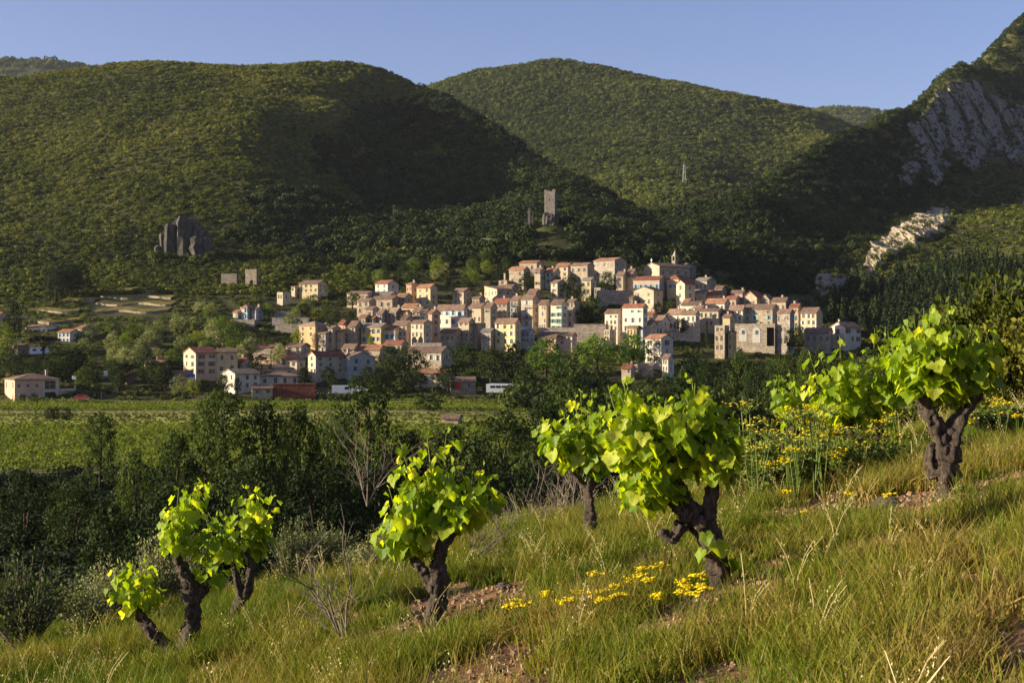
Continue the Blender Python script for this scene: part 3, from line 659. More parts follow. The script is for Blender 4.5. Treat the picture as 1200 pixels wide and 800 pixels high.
def T(reg, x): ox, oy, s = REG[reg]; return ox + x * s
TABLE = '''
A 145 - 297 357 372 405 10 G white dull 5 1 n| white bungalow with long pale roof above the umbrella pine
A 312 - 412 378 398 452 12 G cream orange 3 2 b| cream house with orange roof and blue shutters beside a slim cypress
A 408 - 472 360 376 440 12 G white orange 2 1 b| small white house with orange roof against the olive garden
A -20 - 32 285 316 350 10 G pink red 2 1 n| pink house at the edge of the terraces below the oak scrub
A 55 - 135 458 468 528 5 S dark dull 1 1 n| dull grey shed in shade under the umbrella pine
A 640 - 705 606 624 658 8 G brown red 1 1 n| small dark hut with red roof among bushes above the vineyard
B 0 - 130 452 472 488 5 G beige orange 2 1 n| low cottage with long orange roof among the olive trees
B 855 - 990 122 145 190 14 G straw brown 4 2 n| pale yellow farmhouse standing alone on the scrub slope
B 815 - 857 150 160 186 14 S cream orange 1 1 n| small orange roofed annex beside the pale yellow farmhouse
B 738 - 796 180 188 234 12 L cream pale 2 1 n| small flat roofed cream cabin among the garden trees
B 510 - 560 276 293 332 10 G white orange 2 1 a| low wing with orange roof beside the blue tinted villa
B 553 - 612 253 268 332 10 H white orange 2 2 b| tall square villa with orange hip roof on a stone terrace
B 606 - 656 262 278 332 10 G blue brown 2 2 n| bluish wing of the villa on the stone terrace
B 450 - 547 426 443 476 10 H beige dull 2 1 n| small beige house with hipped roof among round olive trees
B 630 - 762 453 476 500 6 G beige orange 2 1 n| low house with pinkish roof tiles behind the dark garden tree
B 622 - 797 480 512 535 6 G pink pale 2 1 n| wide low house with faded pink roof
B 785 - 892 452 472 506 8 G stone dull 2 1 n| low stone barn with dull roof below the ochre house
B 742 - 852 495 530 575 -14 H grey red 3 1 n| grey house with hipped red roof beside the dark garden tree
B 806 - 872 540 548 580 8 S cream slate 1 1 n| small cream shed with bluish tin roof
B 524 - 588 526 553 592 6 G grey red 1 1 n| low grey outbuilding with red roof beside the tall stone house
B 240 332 424 470 505 618 -34 G beige red 2 3 d| large beige stone house with red roof and gable toward the field
B 418 - 527 478 500 612 -8 G straw brown 2 2 n| pale yellow block joined to the large beige stone house
B 50 - 172 540 558 592 6 G dark red 2 1 n| low dark cottage with red roof beside the large stone house
B 80 - 202 523 530 556 4 S beige pale 1 1 n| low tan lean-to behind the dark red roofed cottage
B 150 - 288 588 594 672 -6 L brown brown 3 1 n| brown brick shed with bright blue doors by the vineyard edge
B 450 532 638 586 612 690 -40 G white pale 3 2 n| white house with pale roof and outside stair by the vineyard
B 618 - 822 564 586 640 -10 H cream dull 4 1 n| upper cream villa with wide hipped roof behind the white villa
B 648 - 858 603 626 672 -6 H white dull 4 1 n| white villa with dark porch on a brick base
B 595 - 712 670 690 720 -12 G grey dull 2 1 n| low grey garage with dull roof in front of the white villa
B 853 942 1006 336 362 452 24 H ochre pale 2 3 n| ochre orange house with hipped pale roof at the village edge
B 960 - 1006 362 376 448 14 S red red 1 2 n| deep red house beside the ochre orange house
C 113 158 302 538 566 668 -42 G cream red 3 3 n| long cream house with red roof and lit gable above the field trees
C 300 346 480 540 576 662 -28 F blue brown 2 2 t| bluish grey gabled house beside the long red roofed house
C 5 - 108 493 512 545 8 G stone dull 2 1 n| long low stone stable under the ochre house
C 168 - 243 413 440 505 12 S grey dull 2 2 n| narrow grey house leaning on the ochre house
C 228 - 278 392 412 500 12 G beige brown 1 2 n| narrow beige house with round doorway
C 280 - 342 357 388 430 14 G pink red 2 2 n| pink house with bright red roof near the gold facade
C 272 - 334 408 432 496 14 S pink orange 2 2 n| faded pink house with orange lean-to roof
C 335 - 412 362 402 494 14 G stone brown 2 3 n| tall brown stone house beside the gold facade
C 410 - 568 378 404 494 16 G gold grey 4 2 a| bright gold yellow house with grey shutters
C 535 - 632 403 420 496 10 G white orange 2 1 t| white house with turquoise shutters below the gold facade
C 590 - 702 363 392 490 14 G beige brown 3 3 n| tall beige house with brown roof behind the turquoise shutters
C 690 762 802 360 382 508 24 G cream brown 3 3 n| tall cream house over two dark arches
C 395 - 462 330 350 400 10 G grey orange 2 1 n| small grey house with orange roof above the gold facade
C 460 - 502 336 356 400 10 G beige orange 1 1 n| small beige house with orange roof above the gold facade
C 498 - 556 296 330 395 10 G grey dull 2 2 n| grey stone house with dull roof above the gold facade
C 553 - 637 288 320 392 12 G dark pale 2 2 n| dark stone house under a pale pink roof
C 625 - 690 306 328 392 12 G stone orange 2 2 n| stone house with bright orange roof in the village middle
C 638 - 748 266 292 340 12 G beige orange 3 1 n| beige house with wide bright orange roof
C 635 - 700 330 358 420 14 G dark brown 2 2 n| dark house wedged between tall cream facades
C 700 - 772 284 316 372 12 G grey dull 2 2 n| grey house with dull brown roof above the pink tower house
C 742 - 802 298 326 380 12 G white brown 2 1 n| small white upper floor between brown roofs
C 795 - 842 298 326 462 16 G pink orange 1 4 d| tall narrow pink house beside the great white facade
C 838 990 1002 272 302 442 20 G white brown 4 3 b| great white facade with few blue shuttered windows
C 488 560 612 134 158 214 26 G white red 2 2 n| white house with red roof above the long grey row
C 330 - 482 196 214 262 10 G cream dull 4 1 n| long low cream house beside the garden trees
C 475 - 606 198 220 262 10 G beige grey 2 1 n| long grey roofed house behind the row
C 470 - 622 224 244 302 10 G stone dull 3 1 n| long grey stone house with three small windows
C 605 - 692 206 234 290 16 G stone dull 2 2 n| stone house with steep lean roof beside the orange facade
C 665 - 732 148 162 262 20 G orange dull 2 2 n| orange facade beside the yellow villa
C 722 800 834 156 180 280 26 G straw orange 2 3 n| yellow villa with orange roof and shaded end wall
C 385 - 482 238 256 330 10 G stone dull 2 2 n| stone house below the long low cream house
C 430 - 502 284 302 362 10 G stone dull 2 1 n| small stone house with dull roof in the crowded lane
C 395 - 542 499 532 552 5 G beige orange 2 1 n| low hall with long orange roof behind the plane trees
C 300 - 392 495 528 552 5 G stone dull 2 1 n| low stone house with dull roof behind the bluish gable
C 540 - 662 477 500 545 6 G beige red 3 1 n| low house with red roof below the turquoise shutters
C 670 - 912 508 545 610 6 G stone brown 5 1 w| long brown roofed hall among the plane trees
C 715 - 912 642 668 712 4 G white orange 4 1 n| low white house with long orange roof by the vineyard edge
C 908 - 1052 684 714 754 -6 G dark dull 2 1 n| low dark cottage with a red door by the hedge
D 273 340 386 250 277 362 26 G stone brown 2 2 n| stone tower house with brown roof below the gardens
D 195 - 322 498 532 600 12 G stone brown 3 1 n| low stone house with two arched windows below the great white facade
D 308 372 402 436 466 590 24 G beige brown 2 4 n| narrow tan tower house with stacked windows
D 395 - 472 452 470 590 16 L dark grey 2 3 n| dark stone house with roof terrace
D 450 - 542 503 526 606 10 G grey slate 3 1 w| grey house with white framed windows beside the yellow facade
D 538 660 692 438 472 606 18 G yellow dull 3 3 w| bright yellow facade with white shutters above the plane trees
D 470 - 545 338 376 510 14 G beige dull 1 3 g| beige house with one tall green shuttered window
D 376 - 482 343 376 472 12 G cream dull 3 2 n| cream house row behind the great white facade
D 345 - 392 360 392 470 12 S blue slate 1 2 n| narrow bluish house beside the great white facade
D 528 - 642 312 350 452 12 G grey red 3 3 n| grey house with red roof and three rows of windows
D 632 - 718 298 332 488 16 G beige dull 2 4 a| tall beige house with iron balconies
D 700 768 812 288 322 500 26 G beige brown 1 4 a| tall house with balconies and shaded end wall
D 738 - 822 253 286 352 14 G dark dull 2 1 n| dark house with dull roof under the trees
D 765 - 812 380 394 476 14 L dark grey 1 2 n| dark narrow house beside the balconies
D 675 - 778 503 530 592 8 G blue slate 3 2 a| bluish house with dark terrace doors beside the yellow facade
D 808 - 892 322 356 516 14 G cream brown 3 4 a| tall cream house with brown roof above the stone terrace
D 884 - 986 318 356 524 14 G white brown 2 4 g| tall white house with a dark green door above the stone terrace
D 945 - 1052 374 390 508 12 L cream pale 2 2 n| flat roofed cream house with parapet on the stone terrace
D 805 - 942 522 562 610 8 G orange brown 3 1 n| orange house with wide brown roof above the plane trees
D 900 - 1042 528 552 608 8 G pink dull 3 2 w| salmon pink house with balcony beside the plane trees
D 885 922 976 198 222 345 40 G cream dull 1 4 d| slim cream tower house with stacked windows among trees
D 470 548 632 228 262 352 -20 S stone dull 2 2 n| roofless looking stone ruin above the village roofs
D 545 - 668 228 252 312 12 G stone dull 3 1 n| old stone barn behind the ruin
D 560 - 642 170 206 236 14 L stone pale 1 1 n| low stone ruin against the cypress
D 625 - 748 116 140 232 16 G stone orange 2 2 n| stone house with orange roof on the upper lane
D 690 - 832 78 96 160 14 G stone orange 2 1 n| long stone house with orange roof at the top of the village
D 782 - 852 122 144 238 16 G beige dull 1 3 d| beige house with a column of dark windows
D 848 - 938 124 152 232 14 G blue orange 2 2 n| bluish house with orange roof beside the column of dark windows
D 918 - 1012 93 117 180 14 G grey orange 2 2 n| grey house with orange roof on the top lane
E 155 - 248 134 156 215 14 G cream orange 2 2 n| cream house with orange roof at the top of the lane
E 240 - 368 132 150 258 18 G stone dull 3 2 n| large stone house with dull roof on the top lane
E 372 480 552 102 124 218 26 G grey orange 3 2 n| grey castle-like house with ragged roofline behind trees
E 495 - 562 180 208 288 14 G beige dull 1 2 n| beige house with one dark window below the castle-like house
E 555 - 618 163 196 282 14 G beige brown 2 3 d| beige house with two tall windows near the church
E 594 - 782 206 232 310 14 G beige red 5 1 b| long beige house with red roof and blue shutters below the church
E 778 836 942 200 226 308 18 H straw red 2 1 b| straw coloured house with red roof and a blue shutter below the church
E 838 878 942 230 256 385 34 F cream red 1 3 n| tall narrow cream house with lit front below the church
E 600 700 754 268 294 378 30 F beige brown 2 2 n| brown roofed house with beige gable below the long red roof
E 575 - 612 318 336 380 14 G dark brown 1 1 n| tiny dark house beside the beige gable
E 938 1000 1064 214 236 300 20 G grey grey 3 1 n| grey stone house with ragged roof at the village crest
E 300 - 382 214 236 318 16 G straw grey 2 2 n| straw coloured house among trees above the rampart
E 368 - 432 262 276 322 12 L grey grey 2 1 n| small grey ruin beside the straw coloured house
E 536 642 668 366 388 580 24 G white red 3 4 a| tall bright white house with four rows of windows
E 432 - 540 394 422 560 18 G white brown 3 4 n| white house with brown roof beside the tall bright white house
E 430 - 492 505 514 590 16 L cream pale 2 2 n| cream annex with flat roof below the white houses
E 643 - 732 412 432 520 14 G dark red 2 2 n| dark house with red roof behind the white houses
E 552 - 642 490 506 590 14 G yellow dull 3 2 w| yellow house with white shutters at the foot of the white houses
E 632 - 672 500 513 592 14 L blue pale 1 2 b| little bright blue painted house beside the yellow house
E 718 - 797 428 464 542 20 G white dull 2 2 n| white house with faded pink roof facing the sun
E 668 - 724 458 486 580 18 G cream dull 1 3 n| cream house with steep stair street beside it
E 788 860 898 392 428 515 26 G white dull 2 2 n| white house with slanted roof in the lower lane
E 868 940 965 404 428 535 24 G white brown 3 2 n| bright white house above the terrace wall
E 868 - 1002 350 376 440 18 G white brown 3 1 n| long white house with brown roof in the upper lane
E 925 - 1022 284 306 370 16 G beige dull 2 1 n| beige house with dull roof below the crest
E 664 742 814 538 566 705 34 G white orange 2 3 d| white house with orange roof and dark end wall below the plane tree
E 574 - 642 682 694 720 6 L beige pale 1 1 n| small flat beige hut below the plane tree
E 524 - 602 708 736 770 6 G beige red 2 1 n| low red roofed cottage below the plane tree
E 756 - 824 652 680 760 14 G white dull 2 2 n| white house with railed balcony beside the river trees
F 55 - 137 284 306 370 16 G beige grey 2 1 n| grey roofed beige house under the crest house
F 122 - 238 288 318 368 16 G straw red 3 1 n| straw coloured house with red roof near the crest
F 128 - 268 333 366 420 16 G white orange 4 1 n| white house with broad orange roof in the middle lane
F 96 - 232 392 410 500 16 G cream brown 4 2 n| cream house with long brown roof above the cypress
F 198 - 274 398 432 500 14 G stone brown 2 2 n| stone house with brown roof above the ruined tower
F 268 336 354 372 402 496 20 G straw dull 2 3 w| straw coloured house beside the great stone facade
F 348 - 546 364 398 500 14 G stone brown 4 3 t| great stone facade with pale turquoise shutters above the arched rampart
F 536 - 638 394 420 610 16 G grey dull 4 3 n| tall pale grey house beside the great stone facade
F 604 - 684 364 388 510 16 G ochre red 2 3 b| ochre house between pale facades at the village end
F 672 - 794 384 420 530 24 G straw brown 3 3 w| pale yellow house with white shutters at the village end
F 270 - 366 288 308 380 16 G grey brown 3 1 n| grey house with brown roof at the back of the village
F 348 - 462 290 334 392 30 F stone red 2 1 n| stone house with steep red gable roof at the back
F 440 - 524 308 346 396 20 F grey dull 2 1 n| grey gabled house behind the great stone facade
F 505 - 612 328 356 420 18 G beige brown 3 1 n| beige house with brown roof behind the tall grey house
F 600 - 668 346 362 420 16 G dark dull 1 1 n| dark low house behind the ochre house
F 690 - 856 500 532 602 8 G grey dull 4 1 n| low grey stone house beyond the village end
F 846 904 1004 468 502 590 -32 G white dull 3 2 d| white gabled house standing alone beyond the village
F 180 - 268 483 490 640 14 L stone pale 2 3 n| ruined stone tower with square openings below the facade
F 262 - 302 522 534 640 14 G ochre brown 1 2 n| small ochre house wedged by the rampart
F 0 - 97 406 428 520 20 G white brown 3 2 n| white corner house above the cypress terrace
F 245 - 330 318 342 392 16 G beige red 2 1 n| beige house with red roof behind the broad orange roof
E 900 - 972 462 476 545 18 L cream pale 2 2 n| cream house with roof terrace above the cypress
E 640 - 704 470 490 565 16 G beige dull 2 2 n| beige house squeezed beside the steep stair street
E 940 - 1012 376 400 470 18 G beige dull 2 2 n| beige house tucked under the long white house
F 0 - 64 336 362 430 18 G cream orange 2 1 n| cream house with orange roof above the white corner house
F 225 - 300 424 446 540 16 G straw dull 2 2 n| straw coloured house above the wedged ochre house
D 985 - 1062 318 340 420 14 G stone dull 2 2 n| stone house half hidden by the dark tree above the terrace
D 590 - 660 252 274 330 14 G beige dull 2 1 n| beige house just above the red roofed grey house
D 395 - 470 295 318 372 12 G stone dull 2 1 n| stone house with dull roof beside the stone tower house
E 700 - 790 560 580 640 14 G stone dull 2 1 n| stone outbuilding behind the plane tree
F 180 - 250 262 282 330 14 G grey dull 2 1 n| small grey house just below the crest
'''
def build_village():
    for ln in TABLE.strip().split('\n'):
        a, lab = ln.split('|'); q = a.split()
        reg = q[0]; ox, oy, s = REG[reg]; X = lambda v: ox + float(v) * s; Y = lambda v: oy + float(v) * s
        yaw = float(q[7])
        cx_ = (X(q[1]) + X(q[3])) / 2; wd_ = (X(q[3]) - X(q[1])) / 2 * 1.06
        if yaw > 0: yaw += 11 if yaw < 35 else 0
        house(cx_ - wd_, None if q[2] == '-' else X(q[2]), cx_ + wd_, Y(q[4]), Y(q[5]), Y(q[6]), yaw, q[8], q[9], q[10], int(q[11]), int(q[12]), lab.strip(), shut=q[13])
build_village()
# ------------------------------------------------------------------ where a view ray meets the ground
_ta = np.arange(-60, 1262, 4.0); _td = np.concatenate([np.arange(40, 330, 3.0), np.arange(330, 1760, 4.0)])
_TA, _TD = np.meshgrid(_ta, _td, indexing='ij'); _TH = height((_TA - 600) / F * _TD, _TD)
def hit(x, y, dmin=60):
    i = int(np.clip(round((x + 60) / 4), 0, len(_ta) - 1)); col = _TH[i]; ray = (400 - y) / F * _td
    k = np.where((ray < col) & (_td > dmin))[0]
    if not len(k): return float(_td[-1])
    k = k[0]
    if k == 0: return float(_td[0])
    fx = (x + 60) / 4 - i; c2 = _TH[int(np.clip(i + (1 if fx > 0 else -1), 0, len(_ta) - 1))]; w = abs(fx); col = col * (1 - w) + c2 * w
    a = ray[k-1] - col[k-1]; b = ray[k] - col[k]; t = min(max(a / (a - b + 1e-9), 0), 1) if a > 0 else 0
    return float(_td[k-1] + t * (_td[k] - _td[k-1]))
_nd = np.arange(4, 40, .15)
def near_hit(x, y):
    z = near_h((x - 600) / F * _nd, _nd); k = np.where((400 - y) / F * _nd < z)[0]
    return float(_nd[k[0]]) if len(k) else 18.0

# ------------------------------------------------------------------ rock
def rock_mat(name, c1, c2, c3, s=.25):
    m, nt, b, out = new_mat(name)
    tc = nd(nt, 'ShaderNodeTexCoord'); mp = nd(nt, 'ShaderNodeMapping'); mp.inputs['Scale'].default_value = (1, 1, .35); nt.links.new(tc.outputs['Object'], mp.inputs[0])
    n1 = nd(nt, 'ShaderNodeTexNoise'); n1.inputs['Scale'].default_value = s; n1.inputs['Detail'].default_value = 8; n1.inputs['Roughness'].default_value = .75
    nt.links.new(mp.outputs[0], n1.inputs['Vector']); n2 = noise_node(nt, s * 5, 6, .7)
    r = ramp(nt, [(.3, c1), (.5, c2), (.68, c3)]); nt.links.new(n1.outputs[0], r.inputs[0])
    r2 = ramp(nt, [(.3, (.6, .6, .6)), (.65, (1.15, 1.13, 1.1))]); nt.links.new(n2.outputs[0], r2.inputs[0])
    nt.links.new(mixc(nt, r.outputs[0], r2.outputs[0], 1., 'MULTIPLY'), b.inputs['Base Color']); b.inputs['Roughness'].default_value = .92
    add_bump(nt, b, n2.outputs[0], .9, .6)
    return m
M_ROCK = rock_mat('grey_limestone', lin(78, 72, 64), lin(128, 120, 108), lin(166, 156, 142))
M_ROCKP = rock_mat('pale_limestone', lin(100, 90, 72), lin(156, 140, 116), lin(184, 170, 146))

M_CRAG = rock_mat('dark_limestone', lin(44, 40, 36), lin(82, 75, 66), lin(122, 112, 100), .5)
def cliff(name, poly, amp, mat, label, step=2.0, seed=0, dmin=330, cat='cliff', fs=1.0):
    """a mass of rock standing out of the slope; poly bounds it on the hillside"""
    xs = [p[0] for p in poly]; ys = [p[1] for p in poly]
    gx = np.arange(min(xs) - 2*step, max(xs) + 2*step, step); gy = np.arange(min(ys) - 2*step, max(ys) + 2*step, step)
    n = len(poly)
    def inside(x, y):
        c = False; dm = 1e9
        for i in range(n):
            (x1, y1), (x2, y2) = poly[i], poly[(i+1) % n]
            if (y1 > y) != (y2 > y) and x < (x2 - x1) * (y - y1) / (y2 - y1) + x1: c = not c
            t = max(0, min(1, ((x-x1)*(x2-x1) + (y-y1)*(y2-y1)) / ((x2-x1)**2 + (y2-y1)**2 + 1e-9)))
            dm = min(dm, math.hypot(x - x1 - t*(x2-x1), y - y1 - t*(y2-y1)))
        return dm if c else -dm
    V = []; idx = {}; keep = {}
    GX, GY = np.meshgrid(gx, gy); E = np.vectorize(inside)(GX, GY)
    E = E + (5 if mat is M_ROCKP else 6 if cat == 'rock' else 13) * fbm(GX / 16., GY / 12., 4, seed) + 3 * fbm(GX / 4., GY / 4., 2, seed + 3)
    Dp = np.vectorize(lambda a, b: hit(a, b, dmin))(GX, GY)
    PX = (GX - 600) / F * Dp; PZ = (400 - GY) / F * Dp
    Wt = np.clip(E / 6., 0, 1); rid = 1 - np.abs(fbm(PX / (16. * fs) + seed, PZ / (60. * fs), 4, seed)) * 2.6
    blk = np.floor(fbm(PX / (9. * fs), PZ / (16. * fs), 3, seed + 5) * 5) / 5; fine = fbm(PX / (3. * fs), PZ / (4. * fs), 3, seed + 9)
    OUT = amp * Wt * (.3 + .75 * rid + .3 * blk + .4 * fine) - (1 - Wt) * amp * .6
    for j in range(len(gy)):
        for i in range(len(gx)):
            keep[i, j] = E[j, i] > -1.5 * step
            V.append(Vector((PX[j, i] - .55 * OUT[j, i], Dp[j, i] - .8 * OUT[j, i], PZ[j, i] + .12 * OUT[j, i]))); idx[i, j] = len(V) - 1
    Fc = []
    for j in range(len(gy) - 1):
        for i in range(len(gx) - 1):
            q = [(i, j), (i, j+1), (i+1, j+1), (i+1, j)]
            if all(keep[t] for t in q):
                vs = [V[idx[t]] for t in q]
                if max((vs[a] - vs[b]).length for a in range(4) for b in range(a)) < 60: Fc.append(tuple(idx[t] for t in q))
    o = mesh_obj(name, V, Fc, mat); tag(o, label, cat)
    rr_ = random.Random(seed)
    Wf = Wt.ravel()
    for f in Fc:
        if Wf[f[0]] < .75 and rr_.random() < (.12 if cat == 'rock' else .5): LEDGE.append(tuple(V[f[0]] + Vector((0, -1.5, .5))))
        c = (V[f[0]] + V[f[2]]) * .5; nn = (V[f[2]] - V[f[0]]).cross(V[f[3]] - V[f[1]])
        up = abs(nn.z) / (nn.length + 1e-6); g = float(fbm(np.array([c.x / 12.]), np.array([c.z / 12.]), 3, seed + 40)[0])
        if rr_.random() < (.3 if mat is M_ROCKP else 1) * (.02 if cat == 'rock' else 1) * (.05 + .35 * max(0, g) + .25 * (up > .55)): LEDGE.append(tuple(c))
    return o
LEDGE = []
cliff('cliff', CLIFFS['top'], 20, M_ROCK, 'tall grey limestone cliff streaked with scrub near the mountain top', 1.6, 1, 500)
cliff('cliff', CLIFFS['band'], 13, M_ROCKP, 'pale sunlit rock band low on the mountain slope', 1.5, 2, 450)
cliff('cliff', CLIFFS['foot'], 9, M_ROCKP, 'pale rock face at the mountain foot behind the village end', 1.5, 3, 450)
def crag():
    d = hit(212, 300, 450); k = d / F; b = MB(); r = random.Random(8); o0 = px(212, 300, d)
    for (cx, t, bs, w) in ((184, 284, 302, 6), (190, 268, 304, 7), (197, 256, 306, 7), (205, 250, 308, 8), (214, 247, 310, 9), (223, 249, 307, 8), (231, 254, 302, 8), (239, 262, 298, 7), (246, 272, 294, 6), (200, 270, 312, 9), (218, 268, 314, 9), (232, 272, 306, 9)):
        n = 9; zs = [0, .3, .55, .75, .9, 1.0]; V = []; dy = r.uniform(-2, 3); ph = r.uniform(0, 6)
        for q, f in enumerate(zs):
            zz = (400 - bs - (-(bs - t)) * f) * k; wd = w * k * (1.25 - .45 * f + r.uniform(-.08, .08)) * (1 if q < 5 else .55); ox = r.uniform(-.6, .6)
            for m in range(n):
                a = 2 * math.pi * m / n + ph; rr_ = wd * (1 + .25 * math.sin(3 * a + q * .4) + r.uniform(-.14, .14)); V.append(((cx - 600) * k + ox + math.cos(a) * rr_, d + dy + math.sin(a) * rr_ * .9, zz - (2.5 if q == 0 else 0) + r.uniform(-.5, .5)))
        b.add([Vector(v) - o0 for v in V], [(m + q*n, (m+1) % n + q*n, (m+1) % n + (q+1)*n, m + (q+1)*n) for q in range(5) for m in range(n)] + [tuple(5*n + m for m in range(n))])
    o = b.build('rock_outcrop', M_CRAG); o.location = o0 + Vector((0, 0, -1.0)); o.scale = (.92, .92, .92); tag(o, 'craggy grey outcrop of upright pillars on the scrub hillside above the terraces', 'rock')
    for _ in range(80): a = r.uniform(176, 252); LEDGE.append(tuple(px(a, r.uniform(298, 314), d - r.uniform(4, 8))))
crag()
cliff('rock_outcrop', [(296, 252), (302, 236), (318, 234), (330, 244), (322, 256)], 4, M_ROCK, 'small grey crag beside the larger outcrop', 1.5, 5, 450, 'rock')
cliff('rock_outcrop', [(440, 176), (446, 158), (462, 158), (468, 178), (455, 184)], 5, M_ROCK, 'shaded crag high on the dark slope above the village', 1.5, 6, 600, 'rock')
cliff('rock_outcrop', [(398, 160), (402, 148), (412, 152), (410, 164)], 4, M_ROCK, 'little crag near the hill crest', 1.5, 7, 600, 'rock')

LP = np.array(LEDGE); veg('ledge_scrub', SHR + CROWN, LP, .7, 2.4, M_OAK, 'dark bushes clinging to the ledges of the cliffs', 40, 44, .15)
# ------------------------------------------------------------------ castle tower on its rock
def castle():
    d = 592.0; k = d / F
    xc, yc = (645.5 - 600) * k, d + 3
    b = MB(); n = 22
    r = random.Random(4)
    V = []; rings = [(-6, 1.45), (-1, 1.25), (2.5, 1.12), (5.0, 1.02), (6.4, .9), (7.2, .2)]
    zb = (400 - 268) * k
    for (z, sc) in rings:
        for i in range(n):
            a = 2 * math.pi * i / n; w = (2.9 + .8 * r.random()) * sc
            V.append((xc + math.cos(a) * w, yc + math.sin(a) * w * .9, zb + z + r.uniform(-.9, .9)))
    Fc = [(i + q*n, (i+1) % n + q*n, (i+1) % n + (q+1)*n, i + (q+1)*n) for q in range(len(rings) - 1) for i in range(n)]
    o = mesh_obj('rock_outcrop', V, Fc, M_CRAG); tag(o, 'steep grey rock carrying the ruined castle tower', 'rock')
    z0 = (400 - 250) * k; z1 = (400 - 224) * k
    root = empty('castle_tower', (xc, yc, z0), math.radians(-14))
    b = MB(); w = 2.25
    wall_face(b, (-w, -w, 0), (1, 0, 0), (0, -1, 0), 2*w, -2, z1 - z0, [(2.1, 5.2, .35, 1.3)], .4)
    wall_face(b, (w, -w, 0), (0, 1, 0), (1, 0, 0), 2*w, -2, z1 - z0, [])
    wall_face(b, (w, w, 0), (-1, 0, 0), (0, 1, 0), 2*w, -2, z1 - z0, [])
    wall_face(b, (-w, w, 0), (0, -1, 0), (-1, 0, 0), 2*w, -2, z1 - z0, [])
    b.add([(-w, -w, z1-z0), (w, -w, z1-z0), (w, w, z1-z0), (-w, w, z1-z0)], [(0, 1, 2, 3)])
    wl = b.build('wall', M_STONE, root); wl.color = (.20, .18, .16, 1)  # stone colour lowered to imitate the shadow lying over the tower
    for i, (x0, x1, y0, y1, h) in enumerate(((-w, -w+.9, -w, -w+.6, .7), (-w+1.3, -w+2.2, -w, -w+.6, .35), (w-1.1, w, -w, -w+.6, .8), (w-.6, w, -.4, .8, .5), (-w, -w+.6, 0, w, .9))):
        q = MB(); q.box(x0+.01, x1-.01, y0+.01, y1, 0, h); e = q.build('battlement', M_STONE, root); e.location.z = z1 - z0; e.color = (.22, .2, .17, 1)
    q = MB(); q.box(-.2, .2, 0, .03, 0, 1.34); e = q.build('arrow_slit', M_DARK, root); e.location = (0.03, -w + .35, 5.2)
    tag(root, 'square ruined castle tower of pale stone on a rock above the village', 'tower')
    # stump of wall beside it
    r2 = empty('ruined_wall', ((620 - 600) * k, d, (400 - 256) * k), 0); q = MB(); q.box(-.5, .5, -.5, .5, -3, 4.2); q.box(.55, 1.6, -.4, .4, -3, 1.4); e = q.build('wall', M_STONE, r2); e.color = (.22, .2, .17, 1)
    tag(r2, 'thin broken wall stump beside the castle rock', 'ruin')
castle()

